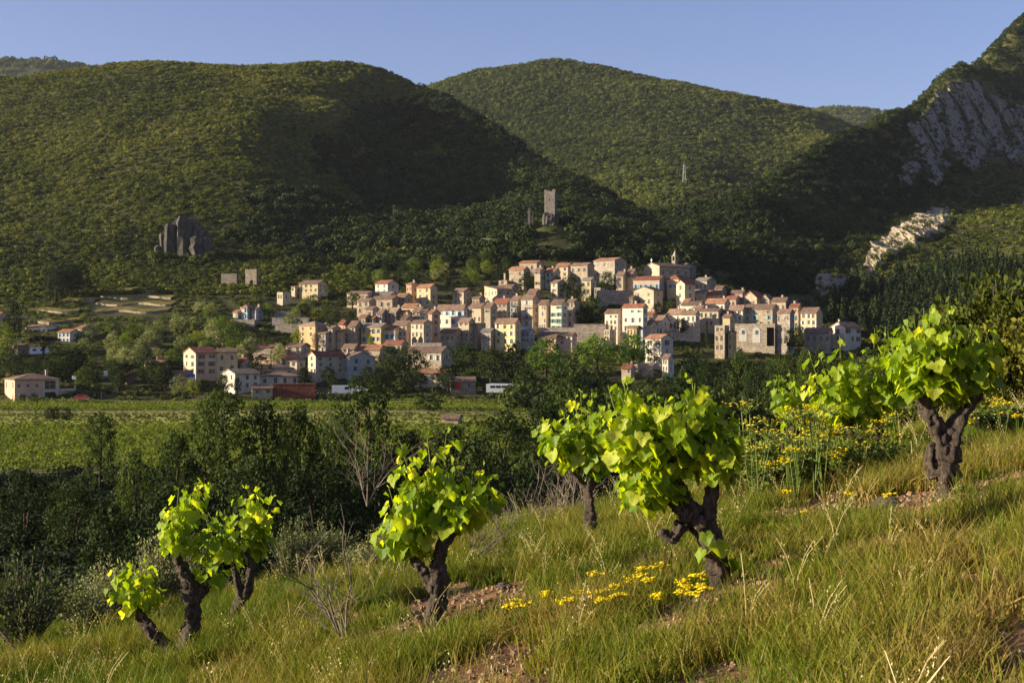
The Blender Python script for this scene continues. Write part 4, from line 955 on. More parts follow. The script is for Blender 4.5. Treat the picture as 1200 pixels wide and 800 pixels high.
# ------------------------------------------------------------------ buildings with features of their own
def special():
    # pink house by the field
    def pink_extra(root, Wd, D, H, rise):
        q = MB(); wx = Wd/2 + .02
        wall_face(q, (wx, -D/2 + .3, 0), (1, 0, 0), (0, -1, 0), 4.2, -1, H * .58, [(.6, .3, 2.9, H*.42)], .5)
        q.box(wx, wx + 4.2, -D/2 + .85, D/2 - 1, -1, H*.5); q.box(wx + 3.75, wx + 4.2, -D/2 + .28, -D/2 + .7, H*.58, H*.7)
        q.box(wx, wx + .5, -D/2 + .31, -D/2 + .85, -1, .29); q.box(wx + 3.6, wx + 4.2, -D/2 + .31, -D/2 + .84, -1, H*.57)
        e = q.build('terrace_wing', M_PLASTER, root); e.color = (.62, .47, .36, 1)
        for (a, z, w_, h_) in ((Wd*.80, .05, 3.0, 2.5), (Wd*.80, H*.56, 3.0, 2.2)):
            q = MB(); t = .22; x0 = a - Wd/2 - w_/2
            for bx in ((x0 - t, x0, z, z + h_), (x0 + w_, x0 + w_ + t, z, z + h_), (x0 - t, x0 + w_ + t, z + h_, z + h_ + t)): q.box(bx[0], bx[1], -D/2 - .06, -D/2 + .1, bx[2], bx[3])
            e = q.build('porch_surround', M_PLASTER, root); e.color = (.74, .68, .58, 1)
        q = MB(); q.box(-Wd*.42, -Wd*.2, -D/2 - .9, -D/2 - .01, 1.9, 2.0); e = q.build('awning', M_PAINT, root); e.color = (.6, .55, .5, 1)
    house(3, 29, 72, 437, 444.5, 471, -33, 'H', 'pink', 'dull', 0, 2, 'large pinkish villa with hipped roof and arched porches beside the vineyard', d=350, chim=True,
          wins=[(.06, .66, .75, .85), (.26, .66, .75, .85), (.46, .66, .75, .85), (.64, .56, 3.0, 2.2, 'dark'), (.64, .01, 3.0, 2.5, 'dark'), (.1, .05, 1.6, 1.9), (.36, .2, .8, 1.2)], extra=pink_extra)
    # blue doors on the brick shed
    for o in HOUSES:
        if o['label'].startswith('brown brick shed'):
            for dx, w_, h_ in ((-1.2, 1.3, 1.6), (3.6, 1.2, 2.6)):
                e = link('door', shutter_mesh(w_ * 1.6, h_), o, (dx, [c for c in o.children if c.name.startswith('wall')][0].bound_box[0][1] - .02, .3), color=(.05, .1, .55))
        if o['label'].startswith('low dark cottage with a red door'):
            e = link('door', shutter_mesh(1.6, 2.0), o, (-1.5, [c for c in o.children if c.name.startswith('wall')][0].bound_box[0][1] - .02, -.2), color=(.5, .04, .03))
        if 'two dark arches' in o['label']:
            for dx in (-1.2, 1.3): link('arch', window_mesh(1.8, 2.6, True), o, (dx, [c for c in o.children if c.name.startswith('wall')][0].bound_box[0][1] - .02, .1))
        if 'balcon' in o['label'] and 'railed' not in o['label']:
            y0 = [c for c in o.children if c.name.startswith('wall')][0].bound_box[0][1]
            for z in (3.0, 6.2):
                q = MB(); q.box(-1.6, 1.6, y0 - .8, y0 - .01, z, z + .14)
                for i in range(11): q.box(-1.55 + i*.3, -1.52 + i*.3, y0 - .78, y0 - .75, z + .14, z + 1.0)
                q.box(-1.58, 1.58, y0 - .79, y0 - .74, z + 1.0, z + 1.05); e = q.build('balcony', M_PAINT, o); e.color = (.12, .11, .1, 1)
    # church
    X = lambda v: 620 + v * .2062; Y = lambda v: 280 + v * .2062
    def church_extra(root, Wd, D, H, rise):
        rf = [c for c in root.children if c.name.startswith('roof')][0]
        zt = H + rise; y0 = D/2 - 4.2
        q = MB(); q.box(-1.0, 1.0, y0, y0 + 1.6, H - 1, zt + 1.2)
        for (a, b_) in ((-1.0, -.62), (.62, 1.0)): q.box(a, b_, y0, y0 + 1.6, zt + 1.2, zt + 2.8)
        q.box(-1.1, 1.1, y0 - .1, y0 + 1.7, zt + 2.8, zt + 3.1)
        q.add([(-.8, y0 + .1, zt+3.1), (.8, y0 + .1, zt+3.1), (.8, y0 + 1.5, zt+3.1), (-.8, y0 + 1.5, zt+3.1), (0, y0 + .8, zt+5.4)], [(0, 1, 4), (1, 2, 4), (2, 3, 4), (3, 0, 4)])
        e = q.build('belfry', M_STONE, root); e.color = (.26, .23, .2, 1)
        q = MB(); q.tube([(0, y0 + .8, zt + 1.5), (0, y0 + .8, zt + 2.0), (0, y0 + .8, zt + 2.3)], [.42, .3, .12], 10); q.build('bell', M_DARK, e)
        q = MB(); q.box(-.12, .12, -D/2 - .1, -D/2 + .1, H + rise + .2, H + rise + 1.7); q.box(-.5, .5, -D/2 - .11, -D/2 + .11, H + rise + .95, H + rise + 1.2); e = q.build('cross', M_PLASTER, root); e.color = (.7, .68, .62, 1)
        q = MB(); q.tube([(0, D/2 + 2.5, -5), (0, D/2 + 2.5, H + .5), (0, D/2 + 2.5, H + rise + .6)], [3.6, 3.6, .2], 14); e = q.build('apse', M_STONE, root); e.color = (.22, .2, .185, 1)
    house(X(650), X(728), X(916), Y(132), Y(158), Y(222), 56, 'F', 'beige', 'dull', 1, 1, 'old stone church with lit gable and small belfry at the top of the village', name='church', extra=church_extra, cat='church', chim=False, stone=True)
special()

# ------------------------------------------------------------------ masonry walls
def stone_wall(x0, x1, y0, y1, d, label, col=(.36, .32, .27), yaw=0, name='retaining_wall', arches=(), panels=(), thick=1.2):
    k = d / F; w = (x1 - x0) * k / math.cos(math.radians(yaw)); H = (y1 - y0) * k
    root = empty(name, (((x0 + x1) / 2 - 600) * k, d, (400 - y1) * k), -math.radians(yaw))
    b = MB(); hs = [(w * a, .2, ww, hh) for (a, ww, hh) in arches]
    wall_face(b, (-w/2, 0, 0), (1, 0, 0), (0, -1, 0), w, -4, H, hs, 1.0)
    b.box(-w/2, w/2, 1.05, thick + 1.2, -4, H - .01); b.add([(-w/2, 0, H), (w/2, 0, H), (w/2, 1.05, H), (-w/2, 1.05, H)], [(0, 1, 2, 3)])
    e = b.build('wall', M_STONE, root); e.color = (*col, 1)
    q = MB(); q.box(-w/2 - .05, w/2 + .05, -.1, thick + 1.25, H + .003, H + .25); e = q.build('coping', M_STONE, root); e.color = (col[0]*1.1, col[1]*1.1, col[2]*1.1, 1)
    for (a, ww, hh) in arches: link('arch', window_mesh(ww, hh, True), root, (-w/2 + w*a + ww/2, .95, .2))
    for (a, ww, z0, z1) in panels:
        n = 10; pts = [(-ww/2, z0)] + [(-ww/2 * math.cos(math.pi*i/n), z1 - ww/2 + ww/2 * math.sin(math.pi*i/n)) for i in range(n + 1)] + [(ww/2, z0)]
        V = [(x, -.05, z) for x, z in pts] + [(x, .0, z) for x, z in pts]; m = len(pts)
        o = mesh_obj('plaster_panel', V, [tuple(range(m))] + [(i, m + i, m + (i+1) % m, (i+1) % m) for i in range(m)], M_PLASTER, root); o.location.x = -w/2 + w*a; o.color = (.74, .70, .62, 1)
        link('window', window_mesh(.7, 1.2), root, (-w/2 + w*a, -.09, z0 + (z1 - z0) * .55))
    tag(root, label, 'wall'); return root
XA = lambda r, v: REG[r][0] + v * REG[r][2]; YA = lambda r, v: REG[r][1] + v * REG[r][2]
stone_wall(XA('F', 300), XA('F', 520), YA('F', 486), YA('F', 612), VIL(YA('F', 606)), 'high stone rampart with whitewashed arches and one dark archway', (.5, .42, .32), 10, 'rampart', arches=((.80, 2.2, 5.6),), panels=((.2, 2.2, 1.6, 5.6), (.54, 2.3, 1.2, 5.8)))
stone_wall(XA('F', 522), XA('F', 632), YA('F', 508), YA('F', 612), VIL(YA('F', 606)), 'tall blank grey wall beside the arched rampart', (.34, .31, .28), 12)
stone_wall(XA('E', 255), XA('E', 436), YA('E', 488), YA('E', 575), VIL(YA('E', 560)), 'long stone terrace wall between the salmon house and the white houses', (.40, .34, .28), 6)
stone_wall(XA('D', 820), XA('D', 1060), YA('D', 505), YA('D', 530), VIL(YA('D', 540)), 'stone terrace below the tall cream and white houses', (.42, .36, .3), 8)
stone_wall(XA('E', 390), XA('E', 592), YA('E', 296), YA('E', 350), VIL(YA('E', 345)), 'old rampart wall below the castle-like house', (.34, .30, .26), -8, 'rampart')
stone_wall(XA('B', 488), XA('B', 616), YA('B', 334), YA('B', 390), VIL(YA('B', 350)) - 4, 'stone terrace wall carrying the villa', (.32, .29, .26), 8)
stone_wall(XA('B', 706), XA('B', 852), YA('B', 290), YA('B', 322), VIL(YA('B', 318)), 'upper grey garden wall beside the villa', (.36, .34, .32), 4)
stone_wall(XA('B', 704), XA('B', 896), YA('B', 324), YA('B', 356), VIL(YA('B', 352)), 'middle grey garden wall beside the villa', (.34, .31, .28), 4)
stone_wall(XA('B', 720), XA('B', 866), YA('B', 358), YA('B', 392), VIL(YA('B', 388)), 'lower tan garden wall beside the villa', (.40, .34, .28), 4)
stone_wall(XA('C', 700), XA('C', 860), YA('C', 498), YA('C', 512), VIL(YA('C', 510)) - 2, 'low wall below the two dark arches', (.5, .44, .36), 6)
stone_wall(XA('E', 790), XA('E', 968), YA('E', 524), YA('E', 562), VIL(YA('E', 545)), 'cream terrace wall under the bright white house', (.55, .46, .36), 12)
stone_wall(XA('E', 640), XA('E', 706), YA('E', 706), YA('E', 752), VIL(YA('E', 740)) - 3, 'rough stone wall beside the low red roofed cottage', (.38, .31, .25), 6)
stone_wall(XA('B', 712), XA('B', 932), YA('B', 668), YA('B', 718), VIL(YA('B', 700)) - 4, 'dark red brick base wall below the white villa', (.2, .075, .05), -4)
stone_wall(XA('B', 565), XA('B', 626), YA('B', 72), YA('B', 158), VIL(YA('B', 150)) + 8, 'tall ruined stone gable on the scrub slope', (.34, .28, .22), 10, 'ruined_wall', arches=((.4, 1.2, 2.2),))
stone_wall(XA('B', 440), XA('B', 522), YA('B', 96), YA('B', 132), VIL(YA('B', 130)) + 8, 'low ruined stone walls on the scrub slope', (.30, .26, .21), 6, 'ruined_wall')
stone_wall(565, 582, 280, 291, 592, 'ruined stone wall under the castle slope', (.34, .3, .25), 6, 'ruined_wall')

# terraces with dry stone walls
M_DRY = ground_mat('dry_grass', lin(112, 96, 44), lin(140, 120, 62), lin(78, 84, 34), .25, 2.0)
def terrace(x0, x1, y, hpx, label, slope=0.0):
    n = max(6, int((x1 - x0) / 6)); V = []; W_ = []
    for i in range(n + 1):
        a = x0 + (x1 - x0) * i / n; yy = y + slope * i / n + 1.2 * math.sin(i * .7 + x0); d = hit(a, yy, 400); p = px(a, yy, d)
        hgt = hpx * .6 * d / F * (1 + .12 * math.sin(i * 2.1)); W_.append((p, hgt))
    b = MB(); 
    for i in range(n):
        (p, h0), (q, h2) = W_[i], W_[i+1]
        b.add([(p.x, p.y, p.z - 2), (q.x, q.y, q.z - 2), (q.x, q.y, q.z + h2), (p.x, p.y, p.z + h0), (p.x, p.y + .7, p.z + h0), (q.x, q.y + .7, q.z + h2), (p.x, p.y + .7, p.z - 2), (q.x, q.y + .7, q.z - 2)],
              [(0, 1, 2, 3), (3, 2, 5, 4), (4, 5, 7, 6)])
    root = empty('terrace', W_[0][0]); e = b.build('dry_stone_wall', M_STONE, root); e.color = (.28, .24, .19, 1); e.matrix_parent_inverse = Matrix.Translation(-root.location)
    b = MB()
    for i in range(n):
        (p, h0), (q, h2) = W_[i], W_[i+1]
        b.add([(p.x, p.y + .7, p.z + h0 - .05), (q.x, q.y + .7, q.z + h2 - .05), (q.x, q.y + 7.5, q.z + 1.9), (p.x, p.y + 7.5, p.z + 1.9)], [(0, 1, 2, 3)])
    e = b.build('terrace_bed', M_DRY, root); e.matrix_parent_inverse = Matrix.Translation(-root.location)
    tag(root, label, 'terrace')
terrace(118, 200, 350, 4, 'golden terrace just below the topmost bed')
terrace(122, 204, 343, 3, 'topmost golden terrace bed below the scrub')
terrace(112, 200, 358, 4, 'third golden terrace bed counting down from the scrub')
terrace(108, 196, 366.5, 4, 'lowest golden terrace bed above the olive trees')
terrace(28, 92, 367, 5, 'green terrace with a stone wall beside the golden beds')
terrace(44, 88, 379, 5, 'small stone terrace above the white bungalow')
terrace(66, 110, 356, 4, 'short terrace under the dark pines', -3)
# ------------------------------------------------------------------ trees that can be told apart
M_BARKT = flat_mat('tree_bark', .95, .1, col=lin(78, 66, 52), noise=.5)
M_RIVER = foliage_mat('river_tree_leaves', [(0, lin(30, 42, 16)), (.5, lin(48, 62, 22)), (1, lin(78, 90, 34))], trans=.25, inst=False)
M_DARKT = foliage_mat('dark_tree_leaves', [(0, lin(24, 34, 15)), (.5, lin(38, 50, 20)), (1, lin(60, 72, 30))], trans=.2, inst=False)
M_FRESH = foliage_mat('plane_tree_leaves', [(0, lin(52, 78, 22)), (.5, lin(78, 104, 30)), (1, lin(112, 134, 42))], trans=.3, inst=False)
M_OLIVE = foliage_mat('olive_leaves', [(0, lin(92, 100, 52)), (.5, lin(132, 136, 80)), (1, lin(164, 164, 110))], trans=.2, inst=False)
M_GARD = foliage_mat('garden_tree_leaves', [(0, lin(64, 80, 26)), (.5, lin(98, 114, 36)), (1, lin(142, 146, 50))], trans=.3, inst=False)
M_PINET = foliage_mat('pine_tree_needles', [(0, lin(24, 34, 18)), (.5, lin(36, 48, 22)), (1, lin(56, 66, 32))], trans=.1, inst=False)

def tree_meshes(kind, seed, nleaf, leaf, mat):
    """crown 1 high and about 1 wide on a trunk; returns trunk mesh, crown mesh"""
    r = np.random.default_rng(seed); rr = random.Random(seed); tb = MB()
    cl = []
    if kind == 'round':
        tb.tube([(0, 0, -.15), (.01, 0, .1), (-.01, .01, .28)], [.045, .035, .028], 6)
        n = 20
        for i in range(n):
            a = i * 2.4; t = (i + .5) / n; z = .13 + .78 * t; w = .42 * math.sin(math.pi * min(.97, t * .82 + .16)) ** .7
            c = (math.cos(a) * w * rr.uniform(.5, 1), math.sin(a) * w * rr.uniform(.5, 1), z + rr.uniform(-.04, .04)); cl.append((c, rr.uniform(.15, .25)))
    elif kind == 'feathery':
        tb.tube([(0, 0, -.15), (.01, 0, .3), (-.01, .01, .7), (0, 0, .92)], [.03, .022, .012, .004], 6)
        n = 30
        for i in range(n):
            a = i * 2.4; t = (i + .5) / n; z = .14 + .84 * t; w = .30 * (1 - t) ** .4 + .03
            c = (math.cos(a) * w * rr.uniform(.6, 1.2), math.sin(a) * w * rr.uniform(.6, 1.2), z); cl.append((c, rr.uniform(.08, .15)))
    elif kind == 'umbrella':
        tb.tube([(0, 0, -.1), (.02, 0, .3), (0, .01, .55)], [.04, .03, .025], 6)
        for i in range(16):
            a = i * 2.4; w = .42 * math.sqrt((i + .5) / 16); cl.append(((math.cos(a) * w, math.sin(a) * w, .72 - w * .25 + rr.uniform(-.03, .06)), .15))
    elif kind == 'cypress':
        tb.tube([(0, 0, -.1), (0, 0, .3)], [.03, .02], 6)
        for i in range(14): t = i / 13; cl.append(((rr.uniform(-.02, .02), rr.uniform(-.02, .02), .08 + .86 * t), .09 * (1 - t) ** .6 + .03))
    for (c, q) in cl[::2]:
        if kind in ('round', 'umbrella'): tb.tube([(0, 0, .22), (c[0] * .4, c[1] * .4, .22 + (c[2] - .22) * .55), c], [.022, .013, .005], 5)
        elif kind == 'feathery': tb.tube([(0, 0, c[2] * .8), c], [.01, .003], 4)
    tm = tb.mesh('trunk', [M_BARKT], True)
    V = []; Fc = []; per = nleaf // len(cl)
    for i, (c, q) in enumerate(cl):
        v, f, _ = blob_leaves(per, q, q, q * (.85 if kind != 'umbrella' else .5), leaf, seed=seed * 31 + i, lump=.45, lobes=5, fill=.35)
        n = len(V) // 1; V.extend((v + np.array(c)).tolist()); Fc.extend(tuple(a + n for a in fq) for fq in f)
    cm = bpy.data.meshes.new('crown'); cm.from_pydata(V, [], Fc); cm.materials.append(mat)
    return tm, cm
_tk = {}
def kit(key, kind, nleaf, leaf, mat, nvar=3):
    _tk[key] = [tree_meshes(kind, 100 + hash_i(key) + k, nleaf, leaf, mat) for k in range(nvar)]
def hash_i(s): return sum(ord(c) * (i + 1) for i, c in enumerate(s)) % 997
kit('river', 'round', 5200, .019, M_RIVER, 4); kit('feather', 'feathery', 5000, .014, M_RIVER, 4); kit('darkr', 'round', 5200, .019, M_DARKT, 3)
kit('dark', 'round', 1700, .030, M_DARKT, 3); kit('green', 'round', 1900, .030, M_FRESH, 3); kit('mid', 'round', 1700, .030, M_RIVER, 3)
kit('olive', 'round', 1400, .032, M_OLIVE, 4); kit('garden', 'round', 1400, .032, M_GARD, 4)
kit('umbrella', 'umbrella', 2400, .028, M_PINET, 1); kit('cypress', 'cypress', 900, .022, M_PINET, 2); kit('pine', 'round', 1800, .028, M_PINET, 3); kit('tallpine', 'feathery', 1800, .024, M_PINET, 3)
trng = random.Random(11)
def tree(key, cx, ytop, ybase, wpx, label, group=None, d=None, name='tree', wscale=None):
    d = d or VIL(ybase); k = d / F; H = (ybase - ytop) * k; wd = wpx * k
    x = (cx - 600) * k; z = (400 - ybase) * k
    root = empty(name, (x, d, z), trng.random() * 6.28)
    tm, cm = trng.choice(_tk[key])
    w0 = dict(river=.95, darkr=.95, dark=.95, green=.95, mid=.95, olive=.95, garden=.95, feather=.74, umbrella=1.1, cypress=.24, pine=.95, tallpine=.62)[key]
    s = wd / w0
    link('trunk', tm, root, scale=(min(s, H), min(s, H), H)); link('crown', cm, root, scale=(s, s, H))
    tag(root, label, 'tree', group); return root

def all_trees():
    # village trees: (kind, centre, top, base, width, label)
    for (k, cx, t, b, w, lab) in (
        ('dark', 694, 344, 384, 34, 'large dark tree above the long stone terrace wall'), ('mid', 686, 358, 384, 24, 'lighter tree leaning over the stone terrace wall'),
        ('dark', 671, 320, 356, 26, 'dark tree behind the slim cream tower house'), ('dark', 652, 322, 345, 20, 'dark tree between the slim tower house and the lane'),
        ('mid', 712, 318, 338, 22, 'tree below the castle-like house'), ('mid', 617, 318, 338, 20, 'round tree beside the column of dark windows'),
        ('green', 700, 391, 432, 56, 'bright plane tree with broad crown below the terrace wall'), ('green', 742, 389, 428, 42, 'round bright plane tree in front of the yellow house'),
        ('green', 640, 394, 436, 46, 'bright leafy tree in front of the salmon pink house'), ('mid', 798, 372, 392, 20, 'small tree on the cream terrace wall'),
        ('dark', 771, 354, 374, 18, 'dark tree beside the beige gable'), ('mid', 786, 352, 372, 14, 'small tree under the narrow cream house'),
        ('cypress', 828, 378, 402, 7, 'slim cypress below the cream house'), ('dark', 936, 379, 408, 18, 'dark tree at the foot of the pale yellow house'), ('dark', 925, 384, 408, 14, 'dark bush-like tree against the tall grey wall'),
        ('dark', 594, 308, 326, 14, 'dark tree at the top of the village lane'), ('cypress', 583, 306, 326, 7, 'slim cypress beside the low stone ruin'),
        ('dark', 458, 404, 442, 36, 'dark plane tree in front of the low hall'), ('mid', 488, 408, 442, 34, 'broad plane tree beside the brown roofed hall'), ('mid', 474, 404, 438, 26, 'plane tree rising behind its darker neighbour'),
        ('mid', 545, 400, 442, 44, 'broad dark green tree in front of the low stone house'), ('dark', 575, 404, 446, 40, 'dark tree below the yellow facade'), ('dark', 602, 400, 446, 36, 'tall dark tree beside the salmon pink house'),
        ('dark', 305, 414, 444, 34, 'dark garden tree beside the hipped red roof'), ('garden', 275, 376, 412, 36, 'large yellow green tree below the villa'),
        ('olive', 210, 440, 462, 26, 'grey green bush-like tree before the brick shed'), ('garden', 226, 441, 463, 20, 'small yellow green tree before the blue doors'),
        ('dark', 262, 436, 461, 18, 'dark tree against the white gabled house'), ('dark', 278, 440, 461, 12, 'little dark tree by the outside stair'),
        ('dark', 356, 428, 452, 20, 'dark tree at the foot of the long cream house'), ('garden', 348, 384, 404, 14, 'fresh green tree beside the ochre house'),
        ('garden', 434, 392, 410, 8, 'small green tree in the gold house lane'), ('cypress', 138, 394, 414, 6, 'slim dark cypress in the olive garden'), ('cypress', 91, 390, 412, 8, 'dark cypress beside the cream house'),
        ('umbrella', 51, 386, 418, 40, 'dark umbrella pine with flat crown above the shed'), ('dark', 17, 350, 392, 22, 'tall dark tree at the edge of the terraces'), ('garden', 8, 380, 420, 26, 'yellow green tree beside the umbrella pine'),
        ('dark', 40, 460, 473, 14, 'dark round bush by the pinkish villa'), ('mid', 503, 462, 482, 40, 'round bush standing alone in the meadow')):
        tree(k, cx, t, b, w, lab, d=(hit(cx, b) if b > 464 else None))
    r = random.Random(5)
    # olive gardens
    for i in range(64):
        for _ in range(8):
            cx = r.uniform(95, 335); t = r.uniform(352, 408)
            if not (cx < 205 and t < 372) and not (262 < cx < 312 and 345 < t < 375) and not (315 < cx < 365 and 352 < t < 388): break
        h = r.uniform(14, 23); k = 'olive' if r.random() < .62 else 'garden'
        tree(k, cx, t, t + h, h * r.uniform(.9, 1.3), 'grey green olive tree in the gardens below the terraces' if k == 'olive' else 'fresh green garden tree among the olives', 'olive trees in the gardens' if k == 'olive' else 'green trees in the gardens')
    # slope above the houses
    for i in range(50):
        cx = r.uniform(330, 600); t = r.uniform(288, 322) if cx > 420 else r.uniform(318, 372)
        if 345 < cx < 385 and 318 < t < 340: continue
        h = r.uniform(11, 19); k = r.choice(('garden', 'mid', 'dark', 'mid', 'olive'))
        tree(k, cx, t, t + h, h * r.uniform(.9, 1.3), {'garden': 'light green tree on the slope above the village roofs', 'mid': 'mid green tree on the slope above the village roofs', 'dark': 'dark tree on the slope above the village roofs', 'olive': 'grey green tree on the slope above the village roofs'}[k], k + ' trees above the village')
    # pines under the terraces' upper edge
    for i in range(16):
        cx = r.uniform(58, 118); t = r.uniform(305, 322); h = r.uniform(24, 36)
        tree('tallpine', cx, t, t + h, h * .62, 'tall dark pine in the clump above the terraces', 'pines above the terraces')
    # dark gardens behind the vineyard
    for i in range(36):
        cx = r.uniform(-10, 235); b = r.uniform(428, 458); h = r.uniform(16, 28)
        if cx > 200 and b > 440: continue
        if 4 < cx < 74 and b > 448: b = r.uniform(430, 440)
        tree(r.choice(('dark', 'dark', 'mid')), cx, b - h, b, h * r.uniform(.9, 1.4), 'dark leafy tree in the hedges behind the vineyard', 'dark trees behind the vineyard')
    for i in range(20):
        cx = r.uniform(375, 560); b = r.uniform(444, 456); h = r.uniform(12, 22)
        tree(r.choice(('dark', 'mid')), cx, b - h, b, h * r.uniform(1., 1.4), 'dark tree in the hedge between houses and meadow', 'dark hedge trees by the meadow')
    # river wood, below the right half of the village
    zf = -15.0
    def floor_tree(key, cx, top, d, w, lab, grp):
        x = (cx - 600) / F * d; z = h1(x, d) - .3; base = 400 - z / d * F
        tree(key, cx, top, base, w, lab, grp, d=d)
    for i in range(86):
        d = r.choice((335, 315, 290, 265, 240, 215, 190)) + r.uniform(-10, 10); cx = r.uniform(600, 1090)
        f = (340 - d) / 150
        tmin = np.interp(cx, [600, 665, 692, 720, 760, 785, 810, 850, 900, 960, 1010, 1090], [402, 404, 418, 430, 434, 424, 404, 402, 404, 400, 400, 396])
        if d < 300 and cx < 640: continue
        top = tmin + f * 45 + r.uniform(0, 22); w = r.uniform(8, 13) / d * F * .62
        k = r.choice(('mid', 'mid', 'dark', 'river')) 
        lab = {'mid': 'mid green', 'dark': 'very dark', 'river': 'finely leaved'}[k] + (' tree at the upper edge of the riverside wood' if d > 285 else ' tree in the middle of the riverside wood' if d > 225 else ' tree on the vine side of the riverside wood')
        floor_tree(k, cx, top, d, w, lab, 'trees of the riverside wood: ' + lab)
    for i in range(10):
        floor_tree('feather', r.uniform(850, 960), r.uniform(408, 432), r.uniform(220, 290), r.uniform(34, 46), 'tall slender poplar in the riverside wood', 'poplars of the riverside wood')
    # near river bank
    for (k, cx, top, d, w, lab) in (
        ('feather', 262, 458, 128, 92, 'tallest feathery tree on the near river bank'), ('feather', 240, 472, 132, 66, 'feathery tree beside the tallest bank tree'), ('river', 312, 466, 134, 72, 'slender dark tree on the river bank'),
        ('river', 352, 470, 130, 78, 'leafy riverside tree next to the pale dead branches'), ('river', 395, 474, 138, 62, 'round riverside tree between slender neighbours'), ('feather', 432, 450, 126, 87, 'tall leaning tree on the river bank facing the meadow'),
        ('feather', 118, 483, 140, 56, 'sparse thin tree standing in front of the vineyard'), ('river', 205, 502, 128, 60, 'low bank tree beside the vineyard'), ('river', 160, 524, 122, 62, 'bushy low tree at the vineyard corner'),
        ('darkr', 30, 548, 112, 90, 'dark bank tree at the near vineyard edge'), ('darkr', 85, 560, 108, 80, 'dark spreading thicket tree by the river'), ('darkr', 480, 500, 136, 66, 'dark bank tree below the lone meadow bush'),
        ('darkr', 530, 497, 140, 84, 'broad dark tree hiding the little hut'), ('darkr', 590, 478, 150, 90, 'broad dark tree at the meadow end'), ('river', 640, 468, 158, 84, 'round tree at the river bend'), ('river', 690, 452, 170, 80, 'tall tree at the river bend behind the vines'),
        ('darkr', 560, 520, 112, 90, 'dark low bank tree behind the dead branches'), ('darkr', 440, 535, 110, 90, 'dark low tree under the leaning tree'), ('darkr', 300, 530, 108, 96, 'dark low tree under the tallest bank tree'), ('darkr', 370, 525, 112, 90, 'dark low tree in the middle of the bank'),
        ('darkr', 740, 455, 180, 80, 'dark tree behind the great vine'), ('darkr', 630, 520, 115, 84, 'dark bank tree behind the small vine'), ('darkr', 200, 560, 100, 100, 'dark thicket tree behind the forked vine'), ('darkr', 130, 585, 92, 100, 'dark thicket tree below the vineyard corner')):
        floor_tree(k, cx, top, d, w, lab, None)
    rg = np.random.default_rng(81); n = 1500; d = rg.uniform(195, 345, n); cx = rg.uniform(600, 1110, n); x = (cx - 600) / F * d; ok = ~((cx < 660) & (d < 310)) & ~((cx > 690) & (cx < 800) & (d > 315)); d, x = d[ok], x[ok]
    z = height(x, d); sz = rg.uniform(1.6, 4.4, len(d)); 
    scatter('riverside_wood', CROWN, np.stack([x, d, z], 1), sz, rg.random(len(d)) * 6.28, rg.integers(0, 5, len(d)), np.clip(rg.normal(.45, .2, len(d)), 0, 1), [M_OAK], 'close mass of small trees filling the riverside wood', 'wood')
    # undergrowth on the bank below the vineyard slope
    n = 9000; rg = np.random.default_rng(71); d = rg.uniform(22, 165, n); a = rg.uniform(-.48, .46, n); x = a * d
    ok = ~((d > 150) & (a < .05)); d, x = d[ok], x[ok]; z = height(x, d); 
    s = rg.uniform(.7, 2.6, len(d)) * np.clip(d / 60, .35, 1.1)
    t = np.clip(rg.normal(.3, .2, len(d)), 0, 1)
    FINE = [blob_leaves(900, 1, 1, .8, .075, seed=700 + k, zc=.35, lump=.55, lobes=9, fill=.3) for k in range(5)]
    scatter('riverside_thicket', FINE, np.stack([x, d, z - .2 * s], 1), s, rg.random(len(d)) * 6.28, rg.integers(0, 5, len(d)), t, [M_PINE], 'dark tangled undergrowth on the slope down to the river', 'undergrowth')
all_trees()

# gardens, scrub and grass between the houses
def between():
    n = 26000; r = np.random.default_rng(91); d = r.uniform(338, 600, n); a = r.uniform(-.42, .3, n); x = a * d; z = height(x, d); p = pxof(x, d)
    ok = (np.minimum(abs(x - 1e9), 1) > 0)
    for o in HOUSES:
        ox, oy = o.location.x, o.location.y; ok &= ((x - ox) ** 2 + (d - oy) ** 2) > 6.5 ** 2
    ok &= ~((p > 105) & (p < 205) & (pyof(x, d, z) > 338) & (pyof(x, d, z) < 372)); ok &= ~((d < 350) & (p < 640)) & (r.random(n) < .8)
    x, d, z = x[ok], d[ok], z[ok]; s = r.uniform(.3, 1.3, len(x))
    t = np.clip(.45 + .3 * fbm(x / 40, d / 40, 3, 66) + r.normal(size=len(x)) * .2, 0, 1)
    t = np.where((pxof(x, d) > 330) & (pyof(x, d, z) < 335), t - .3, t).clip(0, 1)  # bushes on the upper slope tinted darker to imitate its shade
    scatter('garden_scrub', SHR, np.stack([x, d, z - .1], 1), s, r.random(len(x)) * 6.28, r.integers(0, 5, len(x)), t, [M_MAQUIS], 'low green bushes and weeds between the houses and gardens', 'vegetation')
between()

# ------------------------------------------------------------------ fields
M_FIELD = ground_mat('vineyard_soil', lin(112, 108, 58), lin(134, 126, 74), lin(92, 104, 44), .15, 1.2)
M_MEADOW = ground_mat('meadow_grass', lin(122, 134, 48), lin(156, 154, 64), lin(168, 158, 84), .05, .5)
M_TRACK = ground_mat('dirt_track', lin(150, 128, 100), lin(168, 146, 116), lin(120, 112, 70), .3, 2)
def sheet(name, a0, a1, d0, d1, mat, label, lift=.06, n=40, m=24):
    V = []; Fc = []
    A = np.linspace(a0, a1, n + 1); Dd = np.linspace(d0, d1, m + 1)
    for d in Dd:
        x = (A - 600) / F * d; z = height(x, np.full_like(x, d)) + lift
        V += [(float(p), float(d), float(q)) for p, q in zip(x, z)]
    for j in range(m):
        for i in range(n): k = j * (n + 1) + i; Fc.append((k, k+1, k+n+2, k+n+1))
    o = mesh_obj(name, V, Fc, mat, smooth=True); o['kind'] = 'structure'; o['label'] = label; return o
